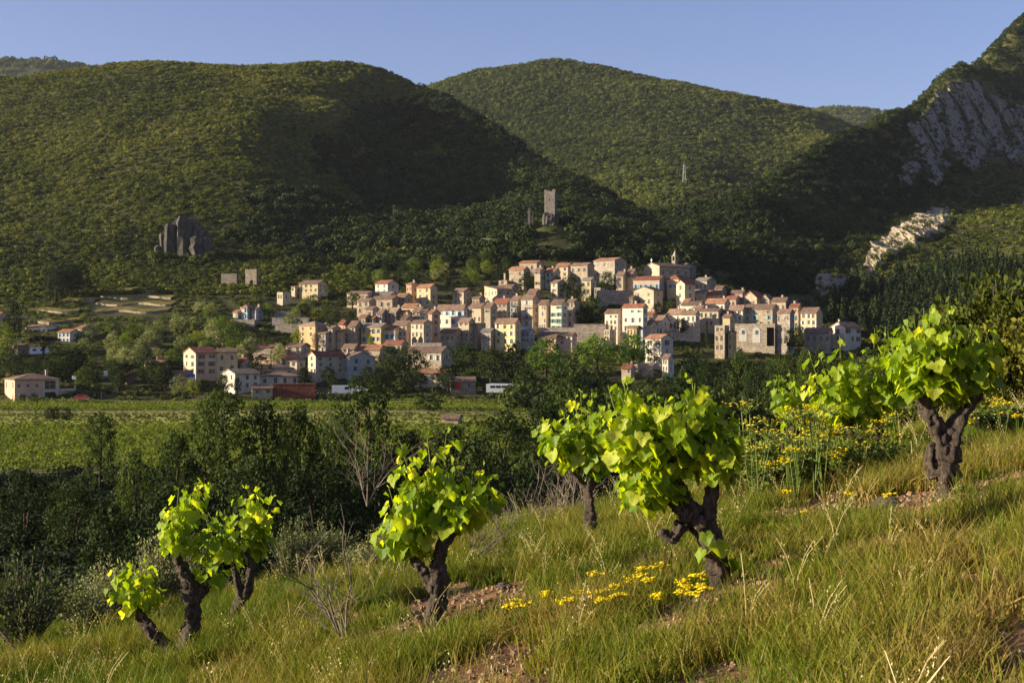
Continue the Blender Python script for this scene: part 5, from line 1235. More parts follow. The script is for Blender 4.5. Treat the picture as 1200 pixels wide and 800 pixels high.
sheet('field', -250, 660, 162, 250, M_FIELD, 'near vineyard ground')
sheet('meadow', -250, 690, 250, 304, M_MEADOW, 'pale meadow between the two vineyards')
sheet('upper_field', -250, 640, 304, 349, M_FIELD, 'vineyard ground below the houses')
sheet('path', -250, 640, 301, 305, M_TRACK, 'pale dirt track between the fields', .1, 40, 2)
VROW = [blob_leaves(46, .62, .5, .6, .16, seed=400 + k, zc=.55, lump=.4) for k in range(4)]
M_VROW = foliage_mat('field_vine_leaves', [(0, lin(78, 94, 24)), (.5, lin(108, 120, 34)), (1, lin(138, 142, 50))], trans=.3)
def rows(name, d0, d1, a0, a1, sp, label, skip=0.0, seed=0):
    r = np.random.default_rng(seed); P = []
    for d in np.arange(d0, d1, sp):
        x0, x1 = (a0 - 600) / F * d, (a1 - 600) / F * d; xs = np.arange(x0, x1, .95)
        xs = xs[r.random(len(xs)) > skip]
        P.append(np.stack([xs + r.normal(size=len(xs)) * .1, d + .012 * (xs - x0) + r.normal(size=len(xs)) * .08, 0 * xs], 1))
    P = np.concatenate(P); P[:, 2] = height(P[:, 0], P[:, 1]); n = len(P)
    scatter(name, VROW, P, r.uniform(.7, 1.15, n), r.random(n) * 6.28, r.integers(0, 4, n), np.clip(r.normal(.5, .2, n), 0, 1), [M_VROW], label, 'vineyard')
rows('vineyard_rows', 164, 248, -150, 660, 3.0, 'rows of young vines in the flat field by the river', .05, 1)
rows('vineyard_rows', 306, 346, -150, 640, 2.8, 'rows of young vines in the strip below the houses', .05, 2)
# grass hedge line between near vineyard and meadow
rg = np.random.default_rng(5); n = 500; xx = rg.uniform(-95, 5, n); yy = 250 + rg.normal(size=n) * .8
scatter('field_margin', SHR, np.stack([xx, yy, height(xx, yy)], 1), rg.uniform(.25, .7, n), rg.random(n) * 6.28, rg.integers(0, 5, n), rg.uniform(.2, .7, n), [M_MAQUIS], 'strip of rough weeds between vineyard and meadow', 'weeds')
n = 5200; xx = rg.uniform(-115, 16, n); yy = rg.uniform(250.5, 301, n); gt = fbm(xx / 25, yy / 5, 3, 17)
scatter('meadow_tufts', SHR, np.stack([xx, yy, height(xx, yy)], 1), rg.uniform(.12, .42, n), rg.random(n) * 6.28, rg.integers(0, 5, n), np.clip(.6 + gt * .7 + rg.normal(size=n) * .12, 0, 1), [M_MAQUIS], 'tufted meadow grass between the two vineyards', 'grass')
for (cx, w, lab) in ((58, 18, 'dark bush at the vineyard corner below the villa'), (78, 16, 'dark bush standing just off the villa corner'), (66, 12, 'small dark bush between two larger ones')):
    tree('dark', cx, 476, 494, w, lab, d=hit(cx, 492), name='bush')

# ------------------------------------------------------------------ vehicles, poles, hut
M_CAR = flat_mat('car_paint', .3, .5, noise=.05); M_TYRE = flat_mat('tyre_rubber', .85, .2, col=(.02, .02, .02))
def wheel_mesh():
    b = MB(); b.tube([(0, -.1, 0), (0, .1, 0)], .32, 14); nf = len(b.f); b.tube([(0, -.11, 0), (0, .11, 0)], .18, 10)
    me = b.mesh('wheel', [M_TYRE, M_FRAME]); me.polygons.foreach_set('material_index', [0]*nf + [1]*(len(b.f)-nf)); return me
WHEEL = wheel_mesh()
def prof_mesh(b, prof, w):
    n = len(prof); V = [(x, -w/2, z) for x, z in prof] + [(x, w/2, z) for x, z in prof]
    b.add(V, [tuple(range(n)), tuple(range(2*n-1, n-1, -1))] + [(i, n+i, n+(i+1) % n, (i+1) % n) for i in range(n)])
def vehicle(cx, yb, d, kind, col, rz, label):
    k = d / F; x = (cx - 600) * k; root = empty({'car': 'parked_car', 'van': 'parked_van', 'bus': 'parked_bus', 'truck': 'parked_truck', 'caravan': 'parked_caravan'}[kind], (x, d, (400 - yb) * k), rz)
    b = MB()
    P = {'car': ([(-2.1, .3), (2.1, .3), (2.15, .75), (1.3, .9), (.7, 1.42), (-1.0, 1.45), (-1.7, .98), (-2.1, .9)], 1.7, [(-1.35,), (1.3,)]),
         'van': ([(-2.5, .35), (2.5, .35), (2.5, 1.0), (2.0, 1.25), (1.4, 2.2), (-2.5, 2.25)], 1.9, [(-1.6,), (1.6,)]),
         'bus': ([(-3.6, .4), (3.6, .4), (3.6, 1.2), (3.2, 2.0), (2.9, 2.5), (-2.2, 2.6), (-3.6, 2.4)], 2.2, [(-2.2,), (2.3,)]),
         'truck': ([(-2.6, .5), (2.6, .5), (2.6, 1.2), (2.3, 1.95), (1.2, 2.0), (1.1, 1.05), (-2.6, 1.05)], 2.0, [(-1.7,), (1.8,)]),
         'caravan': ([(-2.4, .45), (2.4, .45), (2.5, 1.3), (2.2, 2.35), (-2.2, 2.4), (-2.5, 1.2)], 2.1, [(-.3,), (.5,)])}[kind]
    prof_mesh(b, P[0], P[1]); e = b.build('body', M_CAR, root); e.color = (*col, 1)
    w = P[1] / 2
    wn_ = {'car': [(-.95, .55, .98, 1.36)], 'van': [(.6, 1.7, 1.25, 1.9)], 'bus': [(-2.6, -1.4, 1.5, 2.1), (-1.2, 0, 1.5, 2.1), (.2, 1.4, 1.5, 2.1), (1.6, 2.8, 1.4, 2.1)], 'truck': [(1.35, 2.2, 1.25, 1.8)], 'caravan': [(-1.6, -.5, 1.3, 1.9), (.6, 1.7, 1.3, 1.9)]}[kind]
    for (x0, x1, z0, z1) in wn_:
        q = MB(); q.box(x0, x1, -w - .02, w + .02, z0, z1); q.build('window', M_GLASS, root)
    for (wx,) in P[2]:
        for s in (-1, 1): link('wheel', WHEEL, root, (wx, s * (w - .08), .32))
    for s in (-1, 1):
        q = MB(); xx_ = max(p[0] for p in P[0]); q.box(xx_ - .06, xx_ + .03, s * w * .75 - .14, s * w * .75 + .14, .62, .8); q.build('headlight', M_FRAME, root)
    tag(root, label, {'caravan': 'caravan'}.get(kind, kind))
vehicle(401, 462, 346, 'van', (.75, .74, .72), .1, 'white van parked at the hedge beyond the meadow')
vehicle(422, 459.5, 349, 'car', (.72, .72, .72), .05, 'white car half hidden behind the white van')
vehicle(379, 461.5, 347, 'car', (.03, .03, .035), .1, 'black car beside the brick base wall')
vehicle(97, 469, 347, 'car', (.22, .02, .03), -.1, 'dark red car beside the pinkish villa')
vehicle(587, 461.5, 345, 'bus', (.72, .73, .74), 0, 'white minibus parked at the end of the meadow')
vehicle(613, 461.5, 346, 'truck', (.7, .7, .7), 0, 'white pickup truck beside the minibus')
vehicle(46, 416.5, VIL(417), 'caravan', (.75, .76, .78), .05, 'white caravan parked under the umbrella pine')
def pole(cx, yt, yb, d, label, sign=None, name='utility_pole'):
    k = d / F; root = empty(name, ((cx - 600) * k, d, (400 - yb) * k)); H = (yb - yt) * k
    b = MB(); b.tube([(0, 0, -1), (0, 0, H)], [.13, .09], 8); b.build('post', M_BARKT, root)
    q = MB()
    if sign: q.box(-sign[0]/2, sign[0]/2, -.16, -.1, H - sign[1], H); e = q.build('panel', M_PAINT, root); e.color = (*sign[2], 1)
    else: q.box(-.9, .9, -.06, .06, H - .6, H - .45); e = q.build('crossarm', M_BARKT, root)
    tag(root, label, 'sign' if sign else 'pole')
pole(57, 424, 440, VIL(448), 'wooden utility pole behind the pinkish villa')
pole(507, 440, 464, 344, 'thin pole at the hedge of the meadow')
pole(119, 458, 472, 344, 'thin pole at the upper vineyard strip')
pole(87, 440, 450, VIL(450), 'white square sign on a post near the villa', (1.1, .9, (.7, .72, .75)), 'road_sign')
pole(124, 434, 446, VIL(446), 'tall white sign panel on a post by the dark hedges', (1.0, 1.4, (.7, .72, .75)), 'road_sign')
pole(138, 438, 446, VIL(446) - 2, 'yellow green sign panel by the dark hedges', (1.4, 1.1, (.5, .6, .12)), 'road_sign')
house(518, None, 541, 486, 490.5, 495, 6, 'G', 'stone', 'dull', 1, 1, 'little stone hut with tiled roof standing in the near field', d=258, chim=False, name='hut', base=2, cat='hut')
def pylon():
    d = hit(802, 218, 1000); k = d / F; root = empty('pylon', ((802 - 600) * k, d, (400 - 219) * k)); H = 27 * k; b = MB()
    for (sx, sy) in ((-1, -1), (1, -1), (1, 1), (-1, 1)): b.tube([(sx*2.2, sy*2.2, -3), (sx*.5, sy*.5, H)], .22, 4)
    for i in range(7):
        z0, z1 = H*i/7, H*(i+1)/7; w0 = 2.2 - 1.7*i/7; w1 = 2.2 - 1.7*(i+1)/7
        b.tube([(-w0, -w0, z0), (w1, -w1, z1)], .14, 4); b.tube([(w0, -w0, z0), (-w1, -w1, z1)], .14, 4)
    m = flat_mat('galvanised_steel', .6, .3, col=(.2, .2, .2)); b.build('mast', m, root)
    for z in (H*.78, H*.95):
        q = MB(); q.tube([(-4, 0, z), (4, 0, z)], .25, 4); q.build('crossarm', m, root)
    tag(root, 'lattice power pylon on the wooded middle hill', 'pylon')
pylon()
# ------------------------------------------------------------------ old vines
def bark_mat():
    m, nt, b, out = new_mat('vine_bark')
    tc = nd(nt, 'ShaderNodeTexCoord'); mp = nd(nt, 'ShaderNodeMapping'); mp.inputs['Scale'].default_value = (1, 1, .25); nt.links.new(tc.outputs['Object'], mp.inputs[0])
    n1 = nd(nt, 'ShaderNodeTexNoise'); n1.inputs['Scale'].default_value = 55; n1.inputs['Detail'].default_value = 8; n1.inputs['Roughness'].default_value = .8; nt.links.new(mp.outputs[0], n1.inputs['Vector'])
    n2 = noise_node(nt, 14, 5, .7)
    r = ramp(nt, [(.3, lin(34, 27, 22)), (.48, lin(82, 67, 56)), (.68, lin(150, 134, 118))]); nt.links.new(n1.outputs[0], r.inputs[0])
    r2 = ramp(nt, [(.3, (.6, .58, .55)), (.7, (1.15, 1.1, 1.05))]); nt.links.new(n2.outputs[0], r2.inputs[0])
    nt.links.new(mixc(nt, r.outputs[0], r2.outputs[0], 1., 'MULTIPLY'), b.inputs['Base Color']); b.inputs['Roughness'].default_value = .95
    add_bump(nt, b, n1.outputs[0], 1.0, .05); return m
M_BARK = bark_mat()
def leaf_material(name, stops, trans):
    m, nt, b, out = new_mat(name)
    oi = nd(nt, 'ShaderNodeObjectInfo'); r = ramp(nt, stops); nt.links.new(oi.outputs['Random'], r.inputs[0])
    n1 = noise_node(nt, 7, 5, .6); rr_ = ramp(nt, [(.3, (.82, .85, .8)), (.7, (1.1, 1.08, 1.05))]); nt.links.new(n1.outputs[0], rr_.inputs[0])
    tc = nd(nt, 'ShaderNodeTexCoord'); w = nd(nt, 'ShaderNodeTexVoronoi', feature='DISTANCE_TO_EDGE'); w.inputs['Scale'].default_value = 7; nt.links.new(tc.outputs['Object'], w.inputs['Vector'])
    rv = ramp(nt, [(0, (1.25, 1.2, 1.1)), (.06, (1, 1, 1))]); nt.links.new(w.outputs[0], rv.inputs[0])
    c = mixc(nt, r.outputs[0], rr_.outputs[0], 1., 'MULTIPLY'); c = mixc(nt, c, rv.outputs[0], 1., 'MULTIPLY')
    nt.links.new(c, b.inputs['Base Color']); b.inputs['Roughness'].default_value = .5; b.inputs['Specular IOR Level'].default_value = .35
    t = nd(nt, 'ShaderNodeBsdfTranslucent'); nt.links.new(mixc(nt, c, (1.55, 1.4, .4), 1., 'MULTIPLY'), t.inputs[0])
    ms = nd(nt, 'ShaderNodeMixShader'); ms.inputs[0].default_value = trans; nt.links.new(b.outputs[0], ms.inputs[1]); nt.links.new(t.outputs[0], ms.inputs[2]); nt.links.new(ms.outputs[0], out.inputs[0])
    add_bump(nt, b, w.outputs[0], .3, .01)
    return m
M_VLEAF = leaf_material('vine_leaf', [(0, lin(104, 132, 20)), (.5, lin(136, 160, 30)), (.85, lin(168, 184, 46)), (1, lin(198, 204, 80))], .58)
M_SHOOT = flat_mat('green_shoot', .5, .3, col=lin(122, 132, 48), noise=.3)
def vine_leaf(seed):
    r = random.Random(seed); out = []
    ang = [(-165, .52), (-150, .78), (-132, .84), (-118, .78), (-106, .76), (-92, .88), (-78, .98), (-62, .90), (-48, .80), (-40, .78), (-26, .94), (-10, 1.06)]
    pts = [(-170, .25)] + ang + [(0, 1.16)] + [(-a, b) for a, b in reversed(ang)] + [(170, .25)]
    V = [(0, 0, 0)]; Fc = []; cup = r.uniform(-.25, .35); fold = r.uniform(.05, .35); wav = r.uniform(0, 6)
    def zz(x, y): return -cup * (x*x + y*y) * .6 + fold * abs(x) * .6 - .22 * max(0, y) ** 2 + .09 * math.sin(5 * x + wav) * math.cos(4 * y + wav)
    mid = []
    for a, l in pts:
        l *= r.uniform(.92, 1.06); x, y = math.sin(math.radians(a)) * l * .5, math.cos(math.radians(a)) * l * .5 + .06; mid.append((x, y))
    for x, y in mid: V.append((x * .55, y * .55, zz(x * .55, y * .55)))
    for x, y in mid: V.append((x, y, zz(x, y)))
    n = len(mid)
    for i in range(n - 1): Fc.append((0, 1 + i + 1, 1 + i)); Fc.append((1 + i, 2 + i, n + 2 + i, n + 1 + i))
    me = bpy.data.meshes.new('leaf'); me.from_pydata(V, [], Fc); me.materials.append(M_VLEAF); me.polygons.foreach_set('use_smooth', [True] * len(me.polygons))
    return me
LEAVES = [vine_leaf(k) for k in range(8)]
vr = random.Random(21)
def gnarled(b, pts, rad, seed):
    """a knotty limb through the points"""
    P = []; R = []; r = random.Random(seed)
    for i in range(len(pts) - 1):
        m = 10
        for j in range(m):
            t = j / m; p0 = pts[max(i-1, 0)]; p1 = pts[i]; p2 = pts[i+1]; p3 = pts[min(i+2, len(pts)-1)]
            q = .5 * (2*p1 + (p2 - p0)*t + (2*p0 - 5*p1 + 4*p2 - p3)*t*t + (3*p1 - p0 - 3*p2 + p3)*t**3)
            rr_ = rad[i] + (rad[i+1] - rad[i]) * t
            P.append(q + Vector((r.uniform(-1, 1), r.uniform(-1, 1), 0)) * rr_ * .12); R.append(rr_ * (.9 + .07 * math.sin(i * 2 + j * .7) + r.uniform(-.06, .08)))
    P.append(pts[-1]); R.append(rad[-1] * .9); P.append(pts[-1] + (P[-1] - P[-2]).normalized() * rad[-1] * .5); R.append(rad[-1] * .45)
    n = 20; base = len(b.v); tw = r.uniform(2, 5); ph = [r.uniform(0, 6.28) for _ in range(4)]; L = 0.0
    for i, p in enumerate(P):
        t = (P[min(i+1, len(P)-1)] - P[max(i-1, 0)]).normalized(); a = Vector((0, 1, 0)); u = t.cross(a).normalized(); w = t.cross(u)
        if i: L += (p - P[i-1]).length
        for k in range(n):
            an = 2 * math.pi * k / n; f = 1 + .16 * math.sin(3 * an + tw * L * 3 + ph[0]) + .12 * math.sin(5 * an - tw * L * 5 + ph[1]) + .10 * math.sin(2 * an + 11 * L + ph[2]) + r.uniform(-.11, .11)
            b.v.append(tuple(p + u * (math.cos(an) * R[i] * f) + w * (math.sin(an) * R[i] * f)))
    for i in range(len(P) - 1):
        for k in range(n):
            a = base + i*n + k; c = base + i*n + (k+1) % n; b.f.append((a, a + n, c + n, c))
    b.f.append(tuple(base + k for k in range(n))); b.f.append(tuple(base + (len(P)-1)*n + k for k in reversed(range(n))))
def orient(tip, nrm):
    y = tip.normalized(); z = (nrm - y * nrm.dot(y)); z = z.normalized() if z.length > 1e-4 else y.orthogonal().normalized(); x = y.cross(z)
    return Matrix((x, y, z)).transposed()
def vine(base, limbs, clumps, label, d=None, leafsize=.135, spread=.75):
    d0 = d or near_hit(*base); k = d0 / F
    def W3(x, y, dd=0.0): return px(x, y, d0 + dd)
    o0 = W3(*base); root = empty('grape_vine', o0)
    b = MB(); r = random.Random(int(base[0]))
    for i, (pl, rad) in enumerate(limbs):
        pts = [W3(*p) - o0 for p in pl]
        if i == 0: pts = [pts[0] - Vector((0, 0, .12))] + pts; rad = [rad[0] * 1.25] + list(rad)
        gnarled(b, pts, [q * k * .72 for q in rad], i + int(base[0]))
    b.build('trunk', M_BARK, root, smooth=True)
    nl = 0
    for (head, ell, ns, per) in clumps:
        cx, cy, rx, ry = ell; h3 = W3(*head) - o0
        for s in range(ns):
            u = r.uniform(-1, 1); top = r.random() ** .6
            ex = cx + rx * u * .9; ey = cy - ry * (top * 1.0 if s % 3 else .95) * math.sqrt(max(.12, 1 - u * u * .8)) + ry * (.35 if s % 4 == 1 else 0)
            dep = r.uniform(-1, 1) * rx * k * spread
            if s % 4 == 2: ey = cy - ry * 1.08 * math.sqrt(max(.2, 1 - u * u * .6))
            e3 = W3(ex, ey, 0) - o0; e3.y += dep
            mid = h3.lerp(e3, .5) + Vector((r.uniform(-.05, .05), r.uniform(-.05, .05), -.02)); mid.x += (e3.x - h3.x) * .18
            C = [h3.lerp(mid, t).lerp(mid.lerp(e3, t), t) for t in [q / 8 for q in range(9)]]
            sb = MB(); sb.tube(C, [.0055 - .0004 * q for q in range(9)], 5); sh = sb.build('shoot', M_SHOOT, root, True)
            for q in range(int(per * 1.35)):
                t = .12 + .88 * (q + r.random() * .8) / int(per * 1.35); t = min(t, 1); f = t * 8; i0 = min(int(f), 7); c = C[i0].lerp(C[i0+1], f - i0)
                tipz = t > .9
                ax = e3 - h3; a = q * 2.5 + r.uniform(-.6, .6); o_ = Vector((math.cos(a), math.sin(a), 0))
                cc = c - (W3(cx, cy) - o0); cc.z = 0
                if cc.length > .02: o_ = (o_ + cc.normalized() * .5).normalized()
                pet = r.uniform(.04, .10) * (1 if not tipz else .4)
                pos = c + o_ * pet + Vector((0, 0, r.uniform(-.03, .04)))
                tip = o_ * r.uniform(.25, .8) + Vector((r.uniform(-.3, .3), r.uniform(-.3, .3), -r.uniform(.3, 1.1) if not tipz else r.uniform(.1, .9)))
                nrm = o_ * r.uniform(.3, 1.0) + Vector((r.uniform(-.35, .35), r.uniform(-.35, .35), r.uniform(.3, 1)))
                sz = leafsize * .96 * r.uniform(.65, 1.18) * (1.0 if t < .7 else (.75 if not tipz else .42))
                lf = link('leaf', LEAVES[r.randrange(8)], sh, pos, orient(tip, nrm).to_euler(), (sz, sz, sz)); nl += 1
    tag(root, label, 'vine', 'old vines on the slope'); return nl
NL = 0
NL += vine((212, 772), [([(212, 772), (224, 735), (226, 704), (222, 684), (212, 662), (204, 648)], [16, 14, 15, 11, 9, 7]), ([(205, 765), (184, 748), (172, 730), (163, 716)], [13, 11, 10, 8]), ([(226, 704), (236, 694), (240, 690)], [10, 9, 8])],
           [((204, 648), (224, 622, 42, 58), 9, 10), ((163, 716), (160, 692, 38, 38), 7, 9), ((240, 690), (245, 648, 26, 34), 4, 7)], 'forked old vine with a separate low leafy arm', leafsize=.125)
NL += vine((275, 722), [([(273, 722), (283, 702), (290, 690), (294, 664), (296, 652)], [9, 9, 8, 7, 6]), ([(283, 702), (278, 680), (274, 664)], [8, 6, 5])],
           [((296, 652), (290, 612, 30, 44), 9, 10), ((274, 664), (262, 632, 26, 36), 6, 8)], 'slim vine just behind the forked vine', d=12.2, leafsize=.13)
NL += vine((507, 738), [([(505, 738), (514, 700), (512, 672), (516, 648), (520, 625)], [17, 15, 15, 11, 8]), ([(508, 690), (496, 668), (486, 655)], [12, 10, 8]), ([(514, 650), (526, 630), (532, 622)], [9, 8, 6])],
           [((520, 625), (500, 572, 40, 66), 10, 11), ((486, 655), (468, 622, 34, 50), 8, 10), ((532, 622), (555, 600, 38, 50), 9, 11)], 'single upright old vine with a thick rounded leafy head', leafsize=.138)
NL += vine((846, 692), [([(846, 692), (838, 650), (826, 618), (808, 605), (790, 590), (775, 572)], [19, 18, 18, 16, 12, 9]), ([(836, 630), (832, 600), (836, 570), (828, 540), (821, 506)], [15, 13, 10, 8, 6]), ([(815, 600), (800, 575), (786, 556), (776, 545)], [12, 10, 8, 7]), ([(800, 612), (788, 632), (776, 622)], [12, 9, 7])],
           [((775, 572), (732, 540, 42, 88), 15, 12), ((776, 545), (776, 515, 40, 50), 8, 11), ((775, 572), (738, 598, 34, 38), 8, 10), ((790, 590), (770, 560, 30, 40), 5, 9), ((836, 560), (838, 540, 30, 58), 11, 11), ((828, 520), (806, 486, 16, 44), 6, 9), ((846, 660), (832, 640, 12, 22), 2, 5)], 'great leaning old vine with forked thick trunk', leafsize=.14)
NL += vine((692, 604), [([(692, 604), (690, 580), (692, 562)], [9, 8, 7]), ([(691, 575), (676, 560), (668, 552)], [7, 6, 5])],
           [((692, 562), (690, 516, 36, 56), 12, 11), ((668, 552), (652, 528, 24, 44), 7, 9)], 'smaller vine tucked behind the great leaning vine', d=13.0, leafsize=.15)
NL += vine((1112, 584), [([(1112, 584), (1110, 548), (1112, 520), (1122, 496), (1138, 472), (1146, 460)], [19, 20, 19, 13, 12, 9]), ([(1106, 530), (1098, 502), (1086, 478), (1080, 468)], [13, 13, 12, 10]), ([(1096, 560), (1090, 540), (1092, 520)], [10, 9, 6])],
           [((1080, 468), (1080, 430, 42, 52), 11, 11), ((1146, 460), (1138, 428, 34, 46), 10, 11), ((1116, 480), (1100, 412, 40, 52), 9, 11), ((1084, 470), (1080, 385, 12, 26), 3, 7)], 'stout old vine with swollen trunk and two thick arms', leafsize=.145)
NL += vine((1014, 576), [([(1014, 576), (1006, 540), (1000, 516), (994, 500)], [11, 10, 8, 7]), ([(1006, 540), (1022, 520), (1032, 504)], [9, 7, 6])],
           [((994, 500), (978, 454, 34, 58), 10, 11), ((1032, 504), (1030, 450, 36, 62), 12, 11)], 'thin trunked vine among yellow flowers beside the stout vine', d=13.2, leafsize=.15)
NL += vine((928, 545), [([(928, 545), (926, 520), (928, 498)], [8, 7, 6])], [((928, 498), (926, 470, 24, 34), 9, 9)], 'little vine half hidden by yellow flowers', d=15.5, leafsize=.15)
NL += vine((-14, 764), [([(-14, 764), (-18, 745), (-16, 730)], [10, 9, 7])], [((-16, 730), (-12, 718, 18, 22), 5, 7)], 'vine cut by the picture edge beside the grey shrubs', d=11.0, leafsize=.13)
print('leaves', NL)

# ------------------------------------------------------------------ grass and weeds of the vineyard slope
M_GRASS = foliage_mat('slope_grass', [(0, lin(62, 82, 20)), (.4, lin(98, 110, 28)), (.7, lin(128, 120, 46)), (1, lin(146, 120, 72))], trans=.3, rough=.5, transcol=1.3)
M_STRAW = foliage_mat('dry_stalks', [(0, lin(160, 140, 84)), (1, lin(214, 196, 146))], trans=.3, rough=.5)
def tuft(n, hgt, w, spread, seed, lean=.35):
    r = np.random.default_rng(seed); V = []; Fc = []
    for i in range(n):
        a = r.random() * 6.283; p = np.array([math.cos(a), math.sin(a), 0]) * spread * math.sqrt(r.random()); h = hgt * r.uniform(.45, 1.1); dr = r.random() * 6.283
        l = np.array([math.cos(dr), math.sin(dr), 0]) * h * lean * r.uniform(.2, 1.2); s = np.array([-math.sin(dr), math.cos(dr), 0]) * w * r.uniform(.6, 1.2)
        if r.random() < .5: s = np.array([s[1], -s[0], 0])
        p1 = p + l * .35 + np.array([0, 0, h * .55]); p2 = p + l + np.array([0, 0, h * .95]); k = len(V)
        V += [p - s, p + s, p1 + s * .8, p1 - s * .8, p2]; Fc += [(k, k+1, k+2, k+3), (k+3, k+2, k+4)]
    return [tuple(q) for q in V], Fc, [0] * len(Fc)
def oat(seed):
    r = np.random.default_rng(seed); V = []; Fc = []; MI = []
    for s in range(3):
        a = r.random() * 6.28; h = r.uniform(.26, .46); ln = np.array([math.cos(a), math.sin(a), 0]) * h * .35; w = .0016
        pts = [np.array([0, 0, 0.]) + ln * t * t + np.array([0, 0, h * (t - .15 * t * t)]) for t in (0, .35, .7, 1)]
        for i in range(3):
            k = len(V); V += [pts[i] + [-w, 0, 0], pts[i] + [w, 0, 0], pts[i+1] + [w, 0, 0], pts[i+1] + [-w, 0, 0]]; Fc.append((k, k+1, k+2, k+3))
        for q in range(7):
            t = .62 + .38 * q / 8; c = ln * t * t + np.array([0, 0, h * (t - .15 * t * t)]) + r.normal(size=3) * .022; k = len(V); L = .011; e = r.normal(size=2) * .004
            V += [c, c + [.0035, e[0], -L*.5], c + [e[0], e[1], -L*1.3], c + [-.0035, e[1], -L*.5]]; Fc.append((k, k+1, k+2, k+3))
    return [tuple(q) for q in V], Fc, [0] * len(Fc)
def near_points(n, seed, d0=4.2, d1=19.5, thr=None):
    r = np.random.default_rng(seed); d = np.sqrt(r.random(n) * (d1**2 - d0**2) + d0**2); a = r.uniform(-.46, .46, n); x = a * d; z = near_h(x, d)
    return np.stack([x, d, z], 1), r
BARE = [(545, 712, .55, .42), (275, 782, .55, .4), (675, 664, .35, .25), (872, 690, .5, .3), (1062, 588, .6, .4), (960, 604, .5, .35), (450, 752, .5, .4), (1010, 640, .3, .2), (590, 690, .3, .25), (770, 655, .3, .2)]
BAREW = []
for (a, b, rx, ry) in BARE: d = near_hit(a, b); p = px(a, b, d); BAREW.append((p.x, p.y, rx * .85, ry * .85))
def bare(P):
    m = np.zeros(len(P))
    for (x, y, rx, ry) in BAREW: m = np.maximum(m, 1 - ((P[:, 0] - x) / rx) ** 2 - ((P[:, 1] - y) / ry / 1.6) ** 2)
    return m + .3 * fbm(P[:, 0] * 2.2, P[:, 1] * 2.2, 3, 4) - .02
def grass():
    T = [tuft(30, .16, .0036, .13, k, .6) for k in range(4)] + [tuft(20, .26, .003, .13, 10 + k, .7) for k in range(3)] + [tuft(14, .13, .011, .11, 30 + k, 1.1) for k in range(2)]
    P, r = near_points(60000, 3)
    m = bare(P); g = fbm(P[:, 0] * .6, P[:, 1] * .6, 4, 12); ok = (m < .02) & (r.random(len(P)) < np.clip(.8 + g * 1.2 + .6 * fbm(P[:, 0] * 2.5, P[:, 1] * 2.5, 3, 33), .3, 1))
    P = P[ok]; g = g[ok]; n = len(P)
    g2 = fbm(P[:, 0] * 1.8, P[:, 1] * 1.8, 3, 92); tint = np.clip(.50 + g * .5 + g2 * .5 + r.normal(size=n) * .2 + .02 * (P[:, 0]) - .02 * (P[:, 1] - 9), 0, 1)
    sc = r.uniform(.45, 1.05, n) * (1 + .5 * np.clip(g, -.5, .6)); 
    scatter('grass', T, P, sc, r.random(n) * 6.28, np.where(r.random(n) < .06, r.integers(7, 9, n), r.integers(0, 7, n)), tint, [M_GRASS], 'green and straw coloured grass covering the vineyard slope', 'grass')
    O = [oat(k) for k in range(5)]; P, r = near_points(1100, 5); ok = bare(P) < 0; P = P[ok]; n = len(P)
    scatter('wild_oats', O, P, r.uniform(.6, 1.1, n), r.random(n) * 6.28, r.integers(0, 5, n), r.random(n), [M_STRAW], 'pale dry wild oats standing in the grass', 'grass')
    # thin tall dry stalks
    # clods and small stones on the bare soil
    C = []
    for k in range(4):
        rr_ = np.random.default_rng(60 + k); b = bmesh.new(); bmesh.ops.create_icosphere(b, subdivisions=1, radius=1)
        V = [tuple(np.array(v.co) * rr_.uniform(.6, 1.2) * np.array([1, .8, .6])) for v in b.verts]; Fc = [tuple(v.index for v in f.verts) for f in b.faces]; b.free(); C.append((V, Fc, [0] * len(Fc)))
    P, r = near_points(60000, 8); ok = bare(P) > -.1; P = P[ok]; n = len(P)
    m1 = foliage_mat('soil_clods', [(0, lin(96, 74, 56)), (.6, lin(134, 106, 80)), (1, lin(170, 146, 120))], trans=0.0, rough=.95, spec=.1)
    scatter('soil_clods', C, P, .008 + .03 * r.random(n) ** 4, r.random((n, 3)) * 6.28, r.integers(0, 4, n), r.random(n), [m1], 'brown clods and pebbles on the bare soil under the vines', 'soil')
grass()
for (a, b, s, lab) in ((632, 708, .06, 'brown stone beside the yellow flower clump'), (645, 712, .045, 'reddish stone next to a brown stone in the soil'), (1040, 596, .09, 'flat pale stone on the bank below the stout vine'), (1130, 576, .05, 'small stone at the foot of the stout vine'), (592, 690, .05, 'grey stone behind the yellow flowers'), (1000, 615, .06, 'stone in the broken bank among oats')):
    d = near_hit(a, b); p = px(a, b, d); bm_ = bmesh.new(); bmesh.ops.create_icosphere(bm_, subdivisions=3, radius=1); rr_ = random.Random(a)
    ph = [rr_.uniform(0, 6) for _ in range(6)]
    for v in bm_.verts:
        c = v.co; f = 1 + .18 * math.sin(2.3*c.x + ph[0]) + .15 * math.sin(3.1*c.y + ph[1]) + .12 * math.sin(4*c.z + ph[2]) + .07 * math.sin(7*c.x + 5*c.y + ph[3]); v.co = Vector((c.x * f * 1.3, c.y * f, c.z * f * .7))
    me = bpy.data.meshes.new('stone'); bm_.to_mesh(me); bm_.free(); me.materials.append(M_SOILROCK if 'M_SOILROCK' in globals() else rock_mat('field_stone', lin(88, 72, 58), lin(132, 110, 90), lin(164, 146, 126), 12))
    M_SOILROCK = me.materials[0]
    o = link('stone', me, None, (p.x, p.y, p.z + s * .3), (0, 0, a), (s, s, s)); tag(o, lab, 'stone')

